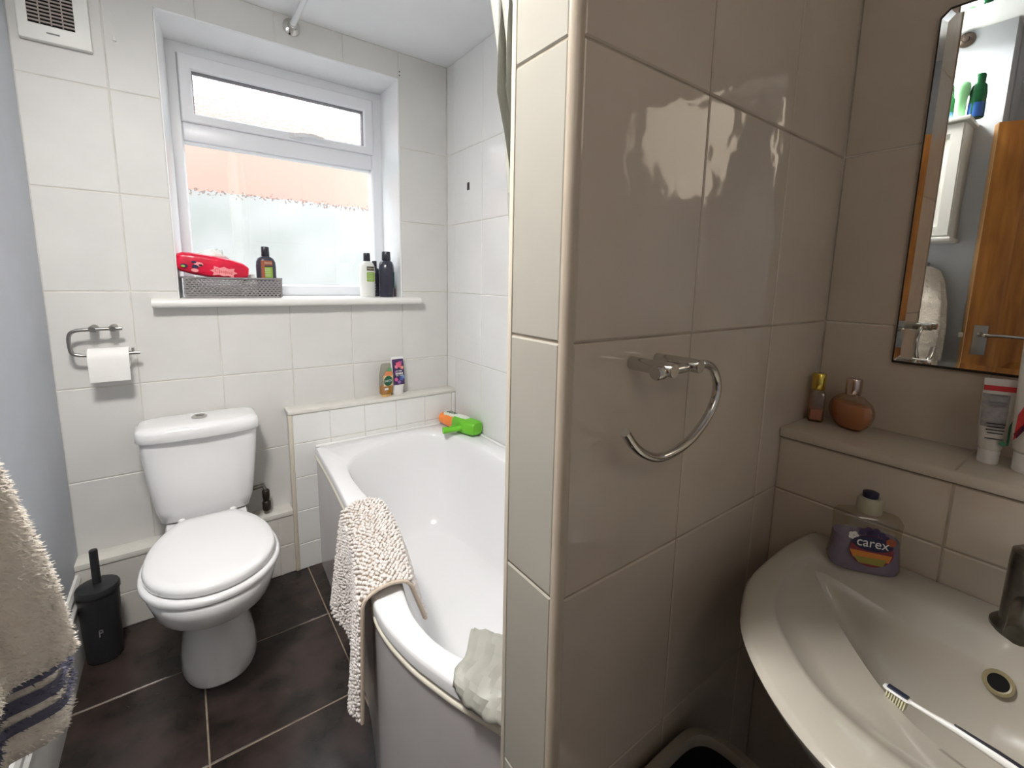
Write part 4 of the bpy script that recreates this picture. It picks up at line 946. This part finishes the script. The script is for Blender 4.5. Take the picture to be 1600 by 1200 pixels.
DG = mat('dark_green_bottle', (.01, .09, .03), .25); LG = mat('mint_green_bottle', (.30, .68, .34), .3); BLU = mat('blue_print', (.03, .10, .35), .3)
r = bottle('shower_gel_bottle', (-.275, .523, 1.910), math.radians(60), 'dark green bottle with a white and blue base on the cabinet, left in the mirror', [(0, .022, .014), (.003, .024, .016), (.085, .025, .016), (.10, .022, .015), (.11, .015, .012)], DG, DG, [(.108, .013, .011), (.135, .012, .010), (.140, .010, .008)])
cyl_patch('label', 0, 0, .024, -PI, 0, .004, .040, mat('white_blue_label', (.75, .80, .85), .3, col2=(.06, .15, .45), nscale=25), r, rx=.0253, ry=.0166)
r = bottle('shower_gel_bottle', (-.255, .482, 1.910), math.radians(60), 'light mint green bottle in the middle of the three on the cabinet', [(0, .014, .012), (.003, .016, .014), (.080, .017, .014), (.088, .021, .018), (.115, .023, .018), (.130, .020, .016), (.138, .010, .008)], LG)
r = bottle('shower_gel_bottle', (-.275, .440, 1.910), math.radians(60), 'tall dark green and navy bottle on the cabinet, right in the mirror', [(0, .022, .016), (.003, .024, .018), (.09, .025, .018), (.115, .022, .017), (.122, .017, .014)], DG, DG, [(.12, .015, .013), (.152, .016, .013), (.158, .012, .010)])
cyl_patch('label', 0, 0, .024, -PI, 0, .004, .055, BLU, r, rx=.0256, ry=.0186)

# round fitting at ceiling corner
rf = empty('wall_fitting', (LX, .513, 2.25), label='small dark bronze round fitting high on the painted wall', cat='fitting')
BZM = mat('dark_bronze', (.10, .075, .06), .35, metal=.8)
MB().lathe([(.027, 0), (.027, .006), (.022, .010), (.012, .012), (.010, .020), (.004, .022)], c=(0, 0, -.015), axis='x', n=24).build('rose', BZM, rf)

# door (ajar)
AD = math.radians(24)
dr = empty('door_1', (-.570, -.265, 0), (0, 0, 0), kind='structure', label='orange varnished pine door standing ajar, seen in the mirror', cat='door')
du = Vector((math.sin(AD), math.cos(AD), 0)); dn = Vector((math.cos(AD), -math.sin(AD), 0)); FE = Vector((-.290, .372, 0))
DM = Matrix((du, dn, Vector((0, 0, 1)))).transposed().to_4x4(); DM.translation = FE-du*.70
DT = Matrix.Translation(-Vector(dr.location)) @ DM
def dpart(b, n_, m_, par=None, **k):
    o = b.build(n_, m_, **k); o.data.transform(DT); o.data.update(); o.parent = par or dr; return o
Hd = 1.885; LW = .70
b = MB(); b.box((0, -.040, 0), (.095, 0, Hd)); b.box((LW-.095, -.040, 0), (LW-.0005, 0, Hd))
dpart(b, 'stile', WOOD, bevel=.002)
b = MB(); b.box((.095, -.040, 0), (LW-.095, 0, .20)); b.box((.095, -.040, .80), (LW-.095, 0, .95)); b.box((.095, -.040, Hd-.11), (LW-.095, 0, Hd)); b.box((.315, -.040, .2), (.385, 0, Hd-.11))
dpart(b, 'cross_rail', WOOD, bevel=.002)
for xa, xb in ((.095, .315), (.385, .605)):
    for za, zb in ((.20, .80), (.95, Hd-.11)):
        b = MB(); b.loft([[(xa, -.006, za), (xb, -.006, za), (xb, -.006, zb), (xa, -.006, zb)], [(xa+.018, -.018, za+.018), (xb-.018, -.018, za+.018), (xb-.018, -.018, zb-.018), (xa+.018, -.018, zb-.018)], [(xa+.05, -.010, za+.05), (xb-.05, -.010, za+.05), (xb-.05, -.010, zb-.05), (xa+.05, -.010, zb-.05)]], cap0=False)
        dpart(b, 'panel', WOOD, smooth=0)
dpart(MB().box((LW-.001, -.040, 0), (LW+.001, 0, Hd)), 'leading_edge', WOODL, smooth=0, label='leading edge coloured paler as if lit')
b = MB(); b.box((LW, -.026, 1.085), (LW+.014, -.014, 1.103)); dpart(b, 'latch', mat('bright_latch', (.8, .8, .8), .3), smooth=0)
hp = dpart(MB().box((LW-.064, 0, 1.02), (LW-.022, .004, 1.135)), 'handle_plate', BRUSHED, bevel=.001)
b = MB(); b.lathe([(.010, .004), (.008, .012), (.007, .045)], c=(LW-.043, 0, 1.100), axis='y', n=16); b.tube([(LW-.043, .042, 1.100), (LW-.05, .046, 1.100), (LW-.09, .046, 1.101), (LW-.150, .044, 1.098)], [.007, .0075, .007, .006], 12)
o_ = b.build('lever', CHROME, smooth=50); o_.data.transform(DT); o_.parent = hp

# ------------------------------------------------------------------ shelf things
SHZ = .995
GOLD = mat('gold_cap', (.72, .56, .12), .18, metal=1.0); ROSE = mat('rose_chrome_cap', (.62, .50, .46), .15, metal=1.0)
r = bottle('perfume_bottle', (1.038, .362, SHZ), math.radians(25), 'slim square perfume bottle with a gold cap in the shelf corner', [(0, .0155, .012), (.002, .017, .0135), (.060, .017, .0135), (.066, .012, .010)], PERF, GOLD, [(.066, .0115, .0115), (.068, .0125, .0125), (.098, .0125, .0125), (.100, .011, .011)], e=8, cat='perfume')
MB().loft([sup(0, 0, z, .0145, .011, 24, 8) for z in (.004, .026)]).build('liquid', mat('pink_liquid', (.58, .28, .22), .2), r)
r = empty('perfume_bottle', (1.035, .300, SHZ), (0, 0, math.radians(62)), label='squat faceted perfume bottle with amber liquid and a rose metal cap', cat='perfume')
b = MB(); R = []
for z, a in [(0, .020), (.003, .028), (.016, .040), (.032, .046), (.044, .045), (.056, .038), (.066, .024), (.070, .012)]:
    ring = [(a*(1+.03*math.cos(12*t_))*math.cos(t_), .52*a*math.sin(t_), z) for t_ in [2*PI*j/24 for j in range(24)]]; R.append(ring)
b.loft(R); b.build('flask', PERF, r, smooth=12)
b = MB(); b.loft([sup(0, 0, z, a, a*.48, 24, 2) for z, a in ((.004, .025), (.016, .037), (.032, .042), (.044, .041), (.050, .038))]); b.build('liquid', mat('amber_perfume', (.60, .27, .12), .2), r)
MB().lathe([(.0125, .069), (.0135, .071), (.0135, .098), (.0125, .100)], n=24).build('cap', ROSE, r)
# small toothpaste tube standing on its cap
def tube_obj(name, loc, rot, label, h, w, capm, body, caph=.022):
    r = empty(name, loc, rot, label=label, cat='toothpaste')
    MB().lathe([(w*.62, 0), (w*.66, .002), (w*.68, caph)], n=26).build('cap', capm, r, smooth=50)
    MB().loft([sup(0, 0, z, a, d, 30, e) for z, a, d, e in ((caph, w*.60, w*.60, 2), (caph+.004, w*.74, w*.70, 2), (caph+.03, w*.85, w*.62, 2), (h*.62, w*.96, w*.38, 2.2), (h-.010, w*1.02, w*.08, 3), (h, w*1.04, .0012, 3))]).build('tube', body, r, smooth=50)
    return r
TPG = mat('white_tube_print', (.76, .74, .69), .35)
r = tube_obj('toothpaste_tube', (1.026, .105, SHZ), (0, 0, math.radians(-68)), 'small white and grey toothpaste tube standing on its cap on the shelf', .137, .019, WHITEP, TPG)
def slope_frame(h, w, z, face_y):  # print plane on the flattening tube front
    return frame((0, face_y, z), (1, 0, 0), Vector((0, .13, 1)))
gp = []
for z, a, d in ((.060, .0168, .0107), (.085, .0184, .0074), (.113, .0192, .0033)):
    gp.append([(a*math.cos(t_)*1.005, d*math.sin(t_)-.0005, z) for t_ in [-PI*.93+PI*.66*k/12 for k in range(13)]])
b = MB(); b.loft(gp, closed=False); b.build('grey_print', mat('grey_tube_print', (.40, .39, .40), .35, noise=.3, nscale=160), r, smooth=60)
fr1 = frame((0, -.0148, .045), (1, 0, 0), Vector((0, .125, 1)))
for zz, w0 in ((.006, .010), (.011, .012), (.016, .011), (.021, .012), (-.003, .012), (.055, .012), (.050, .010), (.066, .011)):
    flat('print_line', [(-w0, zz), (w0*.8, zz), (w0*.8, zz+.0018), (-w0, zz+.0018)], INKK if zz < .03 else mat('grey_ink', (.2, .2, .2), .5), r, fr1)
flat('print_mark', circ(.004, 12, 1, 1, .009, -.008), tint('green_mark', (.05, .25, .12)), r, fr1)
b = MB(); b.box((-.0185, -.004, .118), (.0185, .004, .126)); b.build('red_band', INKR, r, smooth=0)
flat('side_stripe', [(.013, -.010), (.016, -.010), (.017, .03), (.014, .02)], tint('dark_green_label', (.01, .10, .05)), r, fr1)
r = tube_obj('toothpaste_tube', (1.020, .058, SHZ), (0, 0, math.radians(-92)), 'large white, blue and red toothpaste tube at the right edge of the shelf', .215, .030, WHITEP, mat('white_tube', (.82, .80, .74), .3), caph=.030)
fr2 = frame((0, -.0235, .06), (1, 0, 0), Vector((0, .118, 1)))
flat('red_swirl', [(-.020, .03), (-.012, .055), (.004, .072), (.024, .078), (.024, .060), (.006, .050), (-.006, .034), (-.012, .005), (-.020, -.01)], INKR, r, fr2)
flat('blue_swirl', [(-.021, .0), (-.010, .022), (.010, .036), (.024, .040), (.024, .034), (.010, .030), (-.007, .016), (-.017, -.006)], INKN, r, fr2)
text('label_text', 'Aquafresh', .018, INKN, r, fr2 @ Matrix.Translation((.004, .010, .0008)) @ Matrix.Rotation(PI/2, 4, 'Z'), width=.075)
flat('blue_circle', circ(.017, 24, 1, 1, .006, .100), tint('mid_blue', (.08, .16, .34)), r, fr2)
text('label_text', '3', .026, INKW, r, fr2 @ Matrix.Translation((.006, .100, .0008)))
flat('green_mark', circ(.005, 10, 1.6, 1, -.010, .128), tint('leaf_green2', (.25, .40, .05)), r, fr2)

# ------------------------------------------------------------------ soap bottle on basin
r = empty('soap_bottle', (.876, .212, BZ-.001), (0, 0, math.radians(-60)), label='clear and purple hand soap bottle with label on the washbasin', cat='soap bottle')
MB().loft([sup(0, 0, z, a, d, 36, 3.2) for z, a, d in ((0, .044, .022), (.004, .048, .025), (.012, .050, .026), (.045, .046, .024), (.070, .0455, .023), (.086, .047, .022), (.093, .043, .020), (.098, .020, .015))]).build('body', glass_mat('clear_soap_bottle', (0.90, 0.88, 0.80), 0.08, rough=.05), r, smooth=50)
MB().loft([sup(0, 0, z, a, d, 36, 3.2) for z, a, d in ((.001, .0455, .0225), (.012, .0490, .0250), (.045, .0448, .0228), (.056, .0442, .0224))], ).build('purple_soap', mat('purple_soap', (.24, .20, .37), .15), r, smooth=50)
MB().lathe([(.017, .097), (.018, .099), (.017, .118), (.014, .122)], n=26).build('collar', mat('frosted_collar', (.40, .38, .28), .3), r)
MB().lathe([(.010, .120), (.011, .122), (.011, .130), (.006, .132)], n=22).build('pump_top', mat('navy_pump', (.01, .012, .04), .35), r)
fs_ = frame((0, -.0275, .050), (1, 0, 0), (0, 0, 1))
flat('label_fruit', circ(.0290, 30, 1, .92, .003, -.008), tint('berry_label', (.22, .03, .05)), r, fs_)
flat('label_band', [(-.026, -.010), (.030, -.010), (.027, -.022), (-.020, -.022)], tint('orange_berry', (.62, .22, .04)), r, fs_ @ Matrix.Translation((0, 0, .0003)))
flat('label_band', [(-.020, -.020), (.024, -.018), (.020, -.030), (-.012, -.030)], tint('olive_band', (.30, .26, .05)), r, fs_ @ Matrix.Translation((0, 0, .0005)))
flat('label_oval', circ(.027, 30, 1, .46, .003, .005), INKN, r, fs_ @ Matrix.Translation((0, 0, .0008)))
text('label_text', 'carex', .022, INKW, r, fs_ @ Matrix.Translation((.003, .006, .0014)), width=.042)
for (x, y, s_) in [(-.012, .022, .005), (-.004, .026, .006), (.006, .027, .005), (.014, .022, .005), (.001, .020, .008), (.020, .018, .004)]:
    flat('label_berry', circ(s_, 10, 1, 1, x, y), tint('violet_berry', (.05, .03, .10)), r, fs_)
for a in range(5):
    flat('label_flower', circ(.0035, 8, 1, 1, -.023+.004*math.cos(a*1.257), .014+.004*math.sin(a*1.257)), INKW, r, fs_ @ Matrix.Translation((0, 0, .0006)))
flat('label_badge', circ(.0065, 16, 1, 1, .026, .013), tint('rust_badge', (.35, .08, .03)), r, fs_ @ Matrix.Translation((0, 0, .0010)))
